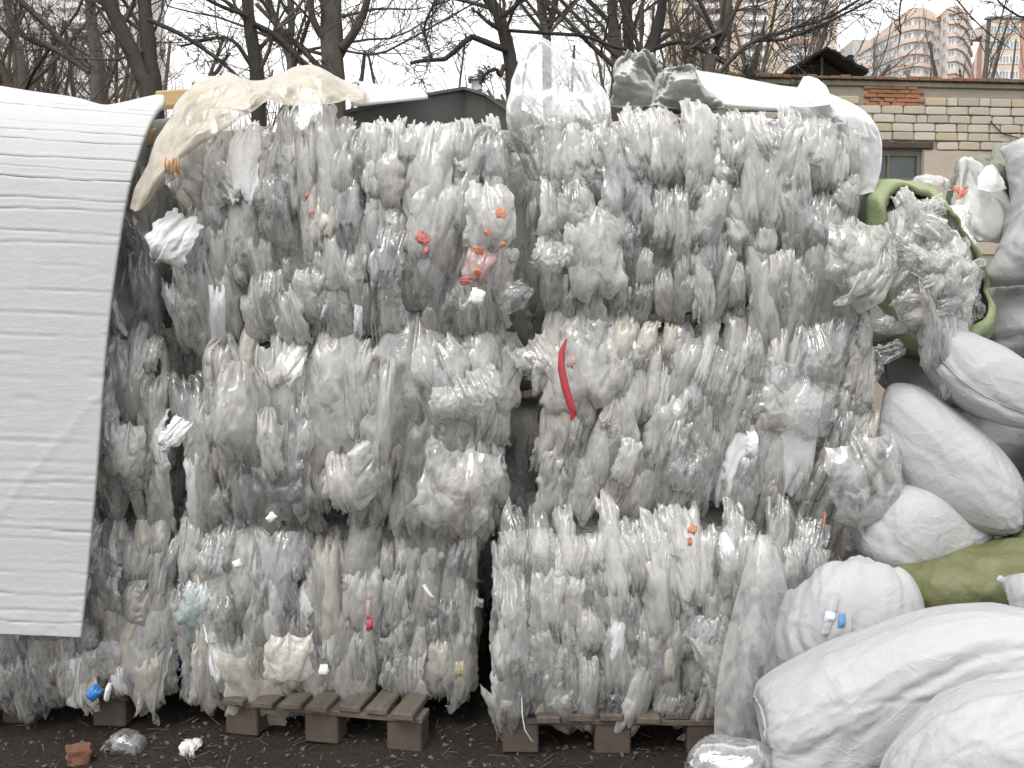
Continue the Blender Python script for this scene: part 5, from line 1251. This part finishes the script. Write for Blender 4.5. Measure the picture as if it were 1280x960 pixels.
def spawn(P, R, per, lo=.2, hi=.98, ratio=(.35, .6), ang=(.5, 1.1), up=.15, wig=.12, K=6, rmin=.003, zmin=None):
    N, K0 = P.shape[:2]; idx = np.repeat(np.arange(N), per); n = len(idx); g = TG
    t = g.uniform(lo, hi, n); f = t * (K0 - 1); i = np.minimum(f.astype(int), K0 - 2); w = (f - i)[:, None]
    p0 = P[idx, i] * (1 - w) + P[idx, i + 1] * w; d = P[idx, i + 1] - P[idx, i]; d /= np.linalg.norm(d, axis=1, keepdims=True) + 1e-9
    r0 = R[idx, i] * (1 - w[:, 0]) + R[idx, i + 1] * w[:, 0]; plen = np.linalg.norm(np.diff(P, axis=1), axis=2).sum(1)[idx]
    pr = g.normal(size=(n, 3)); pr -= d * (pr * d).sum(1, keepdims=True); pr /= np.linalg.norm(pr, axis=1, keepdims=True) + 1e-9
    a = g.uniform(*ang, n)[:, None]; dr = d * np.cos(a) + pr * np.sin(a); dr[:, 2] += up
    L = plen * g.uniform(*ratio, n) * (1 - .45 * t)
    Q = np.zeros((n, K, 3)); Q[:, 0] = p0
    for k in range(1, K):
        dr = dr + g.normal(size=(n, 3)) * wig; dr[:, 2] += up * .15; dr /= np.linalg.norm(dr, axis=1, keepdims=True) + 1e-9
        Q[:, k] = Q[:, k - 1] + dr * (L / (K - 1))[:, None]
    rs = np.clip(np.minimum(r0 * .5, L * .0105), rmin, None); RR = rs[:, None] * np.linspace(1, .35, K)[None, :]
    RR = np.maximum(RR, rmin * .6)
    if zmin is not None:
        k = Q[:, :, 2].min(1) > zmin; Q, RR = Q[k], RR[k]
    return Q, RR
def path(pts, K=10):
    A = np.array([tuple(p) for p in pts])[:, None]; return resample(A, np.zeros((K, 1)), np.linspace(0, len(pts) - 1, K)[:, None])[:, 0]
def tree(label, Y, stems, limbs=(), mat='bark', twig='twig', counts=(10, 6, 6, 3), top=8.5, spread=1.0, up=.2, rmin=.0048, lo=.24):
    """stems / limbs: list of ([(px, py), ...] from low to high, base radius px, end radius px)"""
    k = Y / FPX; first = at(*stems[0][0][0], Y); root = empty("bare_tree", (first.x, Y, 0)); base = np.array([first.x, Y, 0.])
    tag(root, label, "tree", "bare trees behind the bales")
    TP, TR = [], []
    for s, (pts, r0, r1) in enumerate(stems):
        W = [at(px, py, Y + .12 * s + .04 * i) for i, (px, py) in enumerate(pts)]
        lowp = W[0]; dirn = (W[-1] - W[-2]).normalized()
        foot = Vector((first.x + (lowp.x - first.x) * .6 + .02 * s, Y + .1 * s, -.1)); W = [foot, foot.lerp(lowp, .55) + Vector((.02, 0, 0))] + W
        e = W[-1]; q = e; rem = max(.8, top - e.z)
        for i in range(3): dirn = (dirn + Vector((TG.normal() * .12, TG.normal() * .12, .12))).normalized(); q = q + dirn * rem / 3; W.append(q)
        n = len(W); P = path(W, 16); nseg = len(pts)
        f = np.linspace(0, n - 1, 16); rr = np.interp(f, [0, 1, 2, n - 4, n - 1], [r0 * 1.25 * k, r0 * 1.05 * k, r0 * k, r1 * k, .012])
        rr = rr * (1 + .06 * np.sin(np.arange(16) * 2.1 + s)); TP.append(P); TR.append(rr)
    TP = np.array(TP); TR = np.array(TR)
    me = tubes_mesh("trunk", [(TP - base, TR, 12)]); link("trunk", me, M[mat], root)
    LP, LR = [], []
    for (pts, r0, r1) in limbs:
        W = [at(px, py, Y - .05 * i) for i, (px, py) in enumerate(pts)]; P = path(W, 10); LP.append(P); LR.append(np.linspace(r0 * k, r1 * k, 10))
    if LP:
        LP, LR = np.array(LP), np.array(LR)
        for q in range(len(LP)): link("limb", tubes_mesh("limb", [(LP[q:q + 1] - base, LR[q:q + 1], 8)]), M[mat], root)
    c1, c2, c3, c4 = counts
    b1, r1_ = spawn(TP, TR, c1, lo, .98, (.22 * spread, .42 * spread), (.5, 1.25), up, .10, 8, .006, zmin=1.9)
    if len(LP):
        P6 = np.array([path(p, 8) for p in LP]); R6 = np.array([np.interp(np.linspace(0, 9, 8), np.arange(10), q) for q in LR]); b1 = np.concatenate([b1, P6, P6]); r1_ = np.concatenate([r1_, R6, R6])
    b2, r2_ = spawn(b1, r1_, c2, .15, .98, (.35, .65), (.4, 1.1), .05, .14, 7, .0045)
    b3, r3_ = spawn(b2, r2_, c3, .15, .98, (.35, .65), (.4, 1.1), .0, .16, 6, rmin)
    b4, r4_ = spawn(b3, r3_, c4, .15, .95, (.5, .85), (.4, 1.1), -.02, .2, 4, rmin * .75)
    nb = len(b1) - (2 * len(LP) if len(LP) else 0)
    crown = tubes_mesh("crown", [(b1[:nb] - base, r1_[:nb], 6), (b2 - base, r2_, 4), (b3 - base, r3_, 3), (b4 - base, r4_, 3)])
    link("crown", crown, M[twig], root)
    return root
tree("dark tree forking into two leaning stems beside the thicket", 8.6, [([(189, 128), (178, 98), (160, 55), (140, 12), (122, -25)], 10, 8.5), ([(194, 128), (188, 80), (184, 40), (180, 0), (178, -30)], 10, 8)], [([(186, 25), (230, 45), (280, 80), (305, 105)], 3, 2)], counts=(9, 5, 5, 3), top=7)
tree("dark straight trunk beside the paler forked tree", 9.6, [([(322, 115), (318, 70), (312, 30), (307, -20)], 8.5, 7)], [([(314, 82), (296, 55), (278, 47), (250, 52), (225, 58)], 3, 1.2), ([(310, 20), (270, 5), (240, -12)], 3, 1.5), ([(318, 30), (345, 45), (375, 75), (400, 95)], 3.2, 4)], counts=(9, 6, 5, 3), top=8)
tree("pale brown tree forking low beside the thick grey trunk", 13.5, [([(366, 105), (362, 70), (352, 45), (336, 5), (328, -30)], 6, 4), ([(367, 100), (361, 65), (365, 25), (362, -20)], 5, 4)], mat='bark_brown', twig='twig', counts=(9, 6, 5, 3), top=10)
tree("thick grey brown trunk carrying side limbs on both flanks", 11.5, [([(417, 110), (415, 65), (414, 30), (412, -25)], 14, 13)], [([(428, 60), (442, 42), (455, 15), (462, -15)], 6, 4), ([(402, 45), (390, 20), (388, -12)], 5, 4), ([(405, 90), (378, 62), (345, 30), (320, 5)], 4, 2.5), ([(425, 62), (470, 68), (510, 50), (560, 22), (600, 0)], 1.6, 1)], mat='bark_brown', twig='twig', counts=(11, 6, 5, 3), top=10)
tree("near black tree with a broken horizontal limb beside the clear bag", 8.2, [([(642, 130), (640, 95), (637, 70), (630, 40), (622, 15), (604, -12)], 9, 7)], [([(632, 62), (612, 55), (590, 46), (575, 58), (556, 74), (532, 75), (513, 79)], 4.5, 2), ([(630, 82), (625, 95), (620, 86), (608, 92), (600, 105)], 3, 1.5), ([(624, 22), (640, 12), (660, -8)], 3, 2), ([(626, 38), (608, 26), (595, 14)], 3, 1.5), ([(634, 38), (690, 42), (730, 45), (765, 58), (790, 62)], 2.2, 2), ([(540, 72), (534, 55), (531, 30), (546, 0)], 1.4, 1.6)], counts=(8, 5, 5, 3), top=6.5)
tree("slim brown tree forking above the clear bag", 14., [([(683, 60), (682, 42), (676, 15), (672, -20)], 5, 3.5), ([(684, 60), (685, 38), (693, 10), (697, -20)], 5, 3.5)], mat='bark_brown', counts=(9, 6, 5, 3), top=10)
tree("brown trunk standing closest to the clear bag in the tight clump", 12.5, [([(772, 120), (770, 70), (766, 30), (764, -20)], 7.5, 6)], mat='bark_brown', twig='twig', counts=(11, 7, 6, 3), top=10)
tree("dark trunk in the middle of the tight clump", 12.0, [([(792, 120), (786, 60), (784, 20), (780, -20)], 6.5, 6)], mat='bark', twig='twig', counts=(11, 7, 6, 3), top=10)
tree("dark trunk leaning out of the tight clump over the grey heap", 11.5, [([(802, 100), (815, 60), (826, 20), (832, -20)], 8, 6)], [([(815, 62), (850, 52), (880, 65), (905, 80)], 3, 1.5)], mat='bark', twig='twig', counts=(11, 7, 6, 3), top=9.5)
tree("light brown leaning tree whose thin boughs reach over the brick wall", 10.0, [([(884, 95), (895, 65), (902, 35), (911, 0), (914, -25)], 6.5, 5)], [([(896, 95), (918, 70), (942, 50), (970, 42), (1000, 32), (1030, 25), (1060, 8), (1090, -10)], 3, 1.5), ([(942, 50), (975, 50), (1000, 42), (1040, 25), (1080, 5), (1100, -6)], 2.2, 1.4), ([(902, 40), (880, 50), (860, 62)], 2.5, 1.5), ([(918, 30), (924, 55), (930, 80), (938, 98)], 1.8, 1.6)], mat='bark_brown', twig='twig', counts=(9, 7, 6, 3), top=8)
tree("grey trunk standing in the thicket behind the forked tree", 14.5, [([(122, 130), (120, 70), (114, 25), (112, -20)], 8, 6)], [([(112, 85), (85, 60), (52, 25), (20, -5)], 4, 3), ([(112, 90), (70, 62), (30, 45), (8, 10)], 4, 3.5)], mat='bark_brown', twig='twig', counts=(12, 8, 6, 3), top=9)
tree("crooked tree deep in the thicket above the foam sheet", 17., [([(30, 130), (26, 70), (12, 30), (6, -20)], 6, 4)], mat='bark_brown', twig='twig', counts=(14, 8, 6, 3), top=10, spread=1.2)
tree("thin overhanging tree whose drooping twigs hang before the orange block", 9.5, [([(1345, 120), (1340, 60), (1325, 10), (1310, -25)], 6, 4)], [([(1318, -5), (1285, 22), (1255, 8), (1238, -12)], 1.6, .8), ([(1262, 60), (1240, 45), (1215, 22), (1190, -8)], .5, 1.0), ([(1122, 62), (1126, 40), (1124, 20), (1128, -12)], .5, 1.2)], mat='bark', counts=(7, 4, 4, 2), top=6.5)
# small leafless trees in the distance and the thicket as one mass
def thicket(name, label, spans, twig):
    P, R = [], []
    for (px0, px1, y_top, Y0, Y1, cnt) in spans:
        for i in range(cnt):
            Y = TG.uniform(Y0, Y1); px = TG.uniform(px0, px1); b = at(px, 400, Y); tz = at(px, y_top + TG.uniform(-25, 45), Y).z
            p0 = np.array([b.x, Y, 0.]); L = tz; d = np.array([TG.normal() * .22, TG.normal() * .22, 1.]); pts = [p0]
            for k in range(7): d = d + TG.normal(size=3) * .09; d[2] = max(d[2], .6); pts.append(pts[-1] + d / np.linalg.norm(d) * L / 7)
            P.append(pts); R.append(np.linspace(.0032, .0012, 8) * TG.uniform(.7, 1.6) * Y)
    P, R = np.array(P), np.array(R)
    b2, r2 = spawn(P, R, 9, .25, .98, (.22, .45), (.3, .9), .12, .14, 6, .006, zmin=1.5); b3, r3 = spawn(b2, r2, 6, .1, .98, (.3, .6), (.3, 1.), .05, .16, 5, .005, zmin=2.2); b4, r4 = spawn(b3, r3, 3, .1, .95, (.4, .7), (.3, 1.), .0, .16, 4, .004, zmin=2.4)
    o = link(name, tubes_mesh(name, [(P, R, 5), (b2, r2, 4), (b3, r3, 3), (b4, r4, 3)]), M[twig]); tag(o, label, None, None, "stuff")
thicket("thicket", "dense grey brown thicket of bare shrubs behind the foam covered stack", [(-120, 165, 20, 17, 27, 80), (760, 960, 35, 18, 26, 55)], 'twig_pale')
thicket("distant_shrubs", "pale far line of bare shrubs behind the tree trunks", [(150, 760, 72, 34, 55, 44), (1120, 1240, 62, 90, 130, 14)], 'twig_pale')
